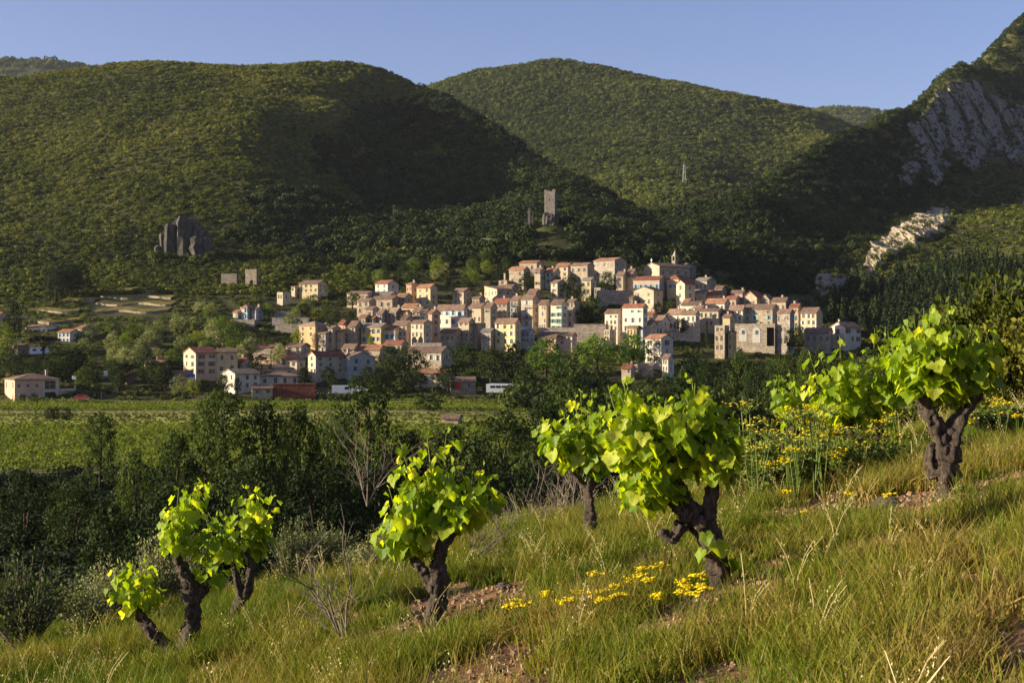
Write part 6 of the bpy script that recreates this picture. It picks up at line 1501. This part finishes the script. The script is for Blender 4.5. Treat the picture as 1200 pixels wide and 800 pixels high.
# yellow flowered ragwort
M_PETAL = flat_mat('yellow_petals', .6, .2, col=lin(244, 214, 24), noise=.15); M_STEM = flat_mat('weed_stem', .6, .2, col=lin(96, 112, 44), noise=.3)
M_WLEAF = foliage_mat('weed_leaf', [(0, lin(74, 96, 40)), (1, lin(112, 128, 60))], trans=.3, inst=False)
def flower_mesh():
    b = MB(); n = 11
    for i in range(n):
        a = 2*math.pi*i/n; c, s = math.cos(a), math.sin(a); q = .10
        b.add([(0, 0, 0), (c*.6 - s*q, s*.6 + c*q, .06), (c*1.0, s*1.0, .0), (c*.6 + s*q, s*.6 - c*q, .06)], [(0, 1, 2, 3)])
    b.tube([(0, 0, -.25), (0, 0, .05), (0, 0, .2)], [.16, .36, .24], 7)
    return b.mesh('flower_head', [M_PETAL], True)
FLOWER = flower_mesh()
def ragwort_kit(seed):
    r = random.Random(seed); sb = MB(); lb = MB(); heads = []
    for s in range(3):
        a = r.uniform(0, 6.28); h = r.uniform(.8, 1.0); top = Vector((math.cos(a)*.16, math.sin(a)*.16, h)); midp = top * .5 + Vector((r.uniform(-.03, .03), 0, .05))
        sb.tube([(0, 0, -.02), midp, top * .86 + Vector((0, 0, .02))], [.010, .008, .006], 5); j = top * .86 + Vector((0, 0, .02))
        for q in range(11):
            e = j + Vector((r.gauss(0, .09), r.gauss(0, .09), r.uniform(.05, .13))); sb.tube([j, e], [.0045, .003], 4); heads.append(e)
        for q in range(7):
            t = r.uniform(.1, .85); c = Vector((0, 0, 0)).lerp(top * .86, t); an = r.uniform(0, 6.28); L = r.uniform(.09, .16); o_ = Vector((math.cos(an), math.sin(an), .25)); w = Vector((-math.sin(an), math.cos(an), 0)) * L * .16
            lb.add([c, c + o_*L*.5 + w, c + o_*L + Vector((0, 0, -.02)), c + o_*L*.5 - w], [(0, 1, 2, 3)])
    return sb.mesh('stem', [M_STEM]), lb.mesh('foliage', [M_WLEAF]), heads
RAG = [ragwort_kit(k) for k in range(5)]
rrg = random.Random(9)
def ragwort(cx, ytop, d, hgt, label, grp):
    p = px(cx, ytop, d); z0 = float(near_h(np.array([p.x]), np.array([p.y]))[0]); H = hgt if hgt else max(p.z - z0, .12)
    root = empty('ragwort', (p.x, p.y, p.z - H), rrg.random() * 6.28); st, lf, heads = rrg.choice(RAG); s = H
    link('stem', st, root, scale=(s, s, s)); link('foliage', lf, root, scale=(s, s, s))
    for h in heads: 
        q = rrg.uniform(.014, .021); link('flower_head', FLOWER, root, h * s, (rrg.uniform(-.4, .4), rrg.uniform(-.4, .4), rrg.random() * 6), (q, q, q))
    tag(root, label, 'flower', grp)
for (cx, y) in ((604, 706), (672, 690), (700, 668), (716, 682), (706, 700), (752, 662), (775, 660), (770, 676), (790, 690), (806, 684), (818, 670), (762, 694), (742, 672), (724, 694), (664, 700), (798, 676), (812, 692), (700, 690), (650, 690), (612, 700), (830, 684)):
    ragwort(cx + rrg.uniform(-4, 4), y, near_hit(cx, y + 44), None, 'low yellow ragwort in front of the great leaning vine', 'ragwort before the great vine')
for i in range(48):
    cx = rrg.uniform(868, 990); y = rrg.uniform(466, 556) if cx > 890 else rrg.uniform(466, 520)
    ragwort(cx, y, rrg.uniform(11.8, 14.5), None, 'tall yellow ragwort beside the thin trunked vine', 'ragwort beside the thin vine')
for i in range(9):
    ragwort(rrg.uniform(1125, 1195), rrg.uniform(462, 505), rrg.uniform(12.6, 15.0), None, 'yellow ragwort behind the stout vine', 'ragwort behind the stout vine')
for i in range(6): ragwort(rrg.uniform(990, 1075), rrg.uniform(455, 520), rrg.uniform(12.2, 13.0), None, 'yellow ragwort between the thin and the stout vine', 'ragwort between vines')
for (cx, y, lab) in ((993, 576, 'single ragwort on the bank below the thin vine'), (1042, 577, 'single ragwort leaning over the flat pale stone'), (945, 598, 'ragwort at the broken bank'), (1172, 650, 'small ragwort alone in the dry grass'), (925, 573, 'ragwort beside the feathery broom')):
    ragwort(cx, y, near_hit(cx, y + 26), None, lab, None)

# ------------------------------------------------------------------ shrubs
M_CISTUS = foliage_mat('cistus_leaves', [(0, lin(66, 76, 42)), (.5, lin(104, 112, 66)), (1, lin(146, 146, 98))], trans=.2, inst=False)
M_BROOM = foliage_mat('broom_stems', [(0, lin(80, 96, 40)), (.6, lin(116, 128, 56)), (1, lin(150, 148, 78))], trans=.3, inst=False)
M_OAKL = foliage_mat('oak_bush_leaves', [(0, lin(50, 60, 20)), (.5, lin(84, 90, 28)), (1, lin(128, 122, 44))], trans=.3, inst=False)
M_TWIG = flat_mat('dry_twig', .9, .1, col=lin(122, 108, 96), noise=.4)
def shrub_kit(seed, nb, leaf, nleaf, mat, spread=.5, up=1.0):
    r = random.Random(seed); sb = MB(); V = []; Fc = []
    for i in range(nb):
        a = r.uniform(0, 6.28); w = spread * math.sqrt(r.random()); e = Vector((math.cos(a)*w, math.sin(a)*w, up * r.uniform(.55, 1) * (1 - .35*w/spread))); m = e * .5 + Vector((r.gauss(0, .03), r.gauss(0, .03), .03))
        sb.tube([(0, 0, -.03), m, e], [.012, .008, .003], 4)
        for q in range(nleaf):
            t = r.uniform(.25, 1.03); c = (m * 2 * t if t < .5 else m.lerp(e, (t - .5) * 2)) + Vector((r.gauss(0, .035), r.gauss(0, .035), r.gauss(0, .02)))
            d = Vector((r.gauss(0, 1), r.gauss(0, 1), r.uniform(.2, 1.4))).normalized(); s = d.orthogonal().normalized(); s = Matrix.Rotation(r.uniform(0, 6.28), 3, d) @ s; L = leaf * r.uniform(.6, 1.3); k = len(V)
            V += [tuple(c), tuple(c + d*L*.5 + s*L*.32), tuple(c + d*L), tuple(c + d*L*.5 - s*L*.32)]; Fc.append((k, k+1, k+2, k+3))
    cm = bpy.data.meshes.new('foliage'); cm.from_pydata(V, [], Fc); cm.materials.append(mat)
    return sb.mesh('stem', [M_TWIG]), cm
CIS = [shrub_kit(k, 80, .042, 40, M_CISTUS) for k in range(4)]
BRM = [shrub_kit(20 + k, 150, .085, 24, M_BROOM, .6) for k in range(2)]
OAKB = [shrub_kit(30 + k, 260, .046, 95, M_OAKL, .62, 1.0) for k in range(2)]
def shrub(kit_, cx, ytop, ybase, wpx, d, label, name='shrub', grp=None):
    k = d / F; xg = (cx - 600) * k; zg = h1(xg, d); root = empty(name, (xg, d, zg), random.Random(cx).random() * 6.28); H = max((400 - ytop) * k - zg, .25); s = wpx * k / 1.1
    st, cm = kit_[int(cx) % len(kit_)]; link('stem', st, root, scale=(s, s, H)); link('foliage', cm, root, scale=(s, s, H)); tag(root, label, 'shrub', grp)
for (cx, t, b, w, d, lab) in ((28, 628, 790, 130, 13.5, 'large grey green shrub behind the cut vine'), (100, 662, 775, 90, 14.5, 'grey green shrub between the cut vine and the forked vine'), (128, 640, 760, 80, 15.5, 'paler shrub behind the forked vine'),
        (185, 600, 740, 80, 17.0, 'grey shrub rising behind the forked vine'), (342, 590, 700, 80, 15.5, 'grey green shrub beside the slim vine'), (386, 598, 700, 90, 16.0, 'broad grey shrub between the slim and the single vine'), (425, 630, 700, 70, 14.5, 'low grey green shrub near the single vine'), (232, 610, 720, 60, 16.0, 'small silvery shrub under the slim vine'),
        (640, 600, 690, 70, 17.0, 'low silvery shrub behind the dead branches'), (455, 600, 690, 60, 17.0, 'silvery shrub just behind the single vine')):
    shrub(CIS, cx, t, b, w, d, lab)
shrub(BRM, 905, 500, 636, 130, 13.0, 'feathery green broom bush beside the great leaning vine'); shrub(BRM, 1005, 500, 590, 90, 12.6, 'feathery weed bush around the thin trunked vine'); shrub(BRM, 870, 560, 640, 70, 14.5, 'small feathery broom behind the great trunk'); shrub(BRM, 1175, 470, 560, 110, 13.8, 'feathery green weeds behind the stout vine'); shrub(BRM, 955, 520, 600, 90, 14.0, 'green weed bush between broom and thin vine')
shrub(OAKB, 1178, 300, 560, 190, 21.0, 'tall golden green oak bush rising behind the stout vine', 'oak_bush'); shrub(OAKB, 1260, 330, 560, 190, 20.0, 'second oak bush beside the tall golden one', 'oak_bush'); shrub(OAKB, 1140, 345, 560, 130, 22.5, 'lower oak bush in front of the dark pine wood', 'oak_bush')
def dead_shrub(cx, yb, d, hgt, label, seed, lean=0):
    p = px(cx, yb, d); root = empty('dead_shrub', p); r = random.Random(seed)
    def br(b, o, dr, L, rad, lv):
        pts = [o]; dd = dr.copy()
        for i in range(4): dd = (dd + Vector((r.gauss(0, .18), r.gauss(0, .18), r.gauss(0, .1)))).normalized(); pts.append(pts[-1] + dd * L / 4)
        b.tube(pts, [rad, rad*.85, rad*.7, rad*.55, rad*.35], 4)
        if lv:
            for q in range(3): br(b, pts[r.randint(1, 3)], (dd + Vector((r.gauss(0, .6), r.gauss(0, .6), r.uniform(-.1, .5)))).normalized(), L * .6, rad * .55, lv - 1)
    for i in range(5):
        b = MB(); a = r.uniform(0, 6.28); br(b, Vector((0, 0, -.03)), Vector((math.cos(a)*.5 + lean, math.sin(a)*.4, 1)).normalized(), hgt * r.uniform(.7, 1), .009, 2); b.build('branch', M_TWIG, root)
    tag(root, label, 'dead shrub')
dead_shrub(600, 660, 15.5, 1.0, 'bare grey twigs of a dead shrub beside the single vine', 1, .3); dead_shrub(645, 640, 16.5, 1.25, 'tall bare dead shrub behind the small vine', 2, .1); dead_shrub(668, 630, 15.5, .9, 'pale dead twigs under the small vine', 3, -.2)
dead_shrub(410, 760, 9.4, .7, 'thin dry bramble before the single vine', 4, -.5); dead_shrub(540, 668, 12.5, .7, 'long dry branches leaning beyond the single vine', 5, .9); dead_shrub(430, 590, 19, 1.1, 'dead bush at the edge of the river slope', 6, .1)

# ------------------------------------------------------------------ evening haze
def haze():
    zz = np.empty(len(ground.data.vertices) * 3); ground.data.vertices.foreach_get('co', zz); zz = zz[2::3]
    b = MB(); b.box(-5400, 5400, -5400, 5400, float(zz.min()) - 2, max(float(zz.max()), 640) + 30); m = bpy.data.materials.new('evening_air'); m.use_nodes = True; nt = m.node_tree; nt.nodes.clear()
    v = nd(nt, 'ShaderNodeVolumePrincipled'); v.inputs['Color'].default_value = (.86, .9, 1, 1); v.inputs['Density'].default_value = .000024; v.inputs['Anisotropy'].default_value = .25
    out = nd(nt, 'ShaderNodeOutputMaterial'); nt.links.new(v.outputs[0], out.inputs['Volume'])
    o = b.build('haze', m); o['kind'] = 'stuff'; o['label'] = 'thin evening haze in the valley air'
haze()
SC.cycles.volume_bounces = 0; SC.cycles.volume_step_rate = 5.0; SC.cycles.volume_max_steps = 64
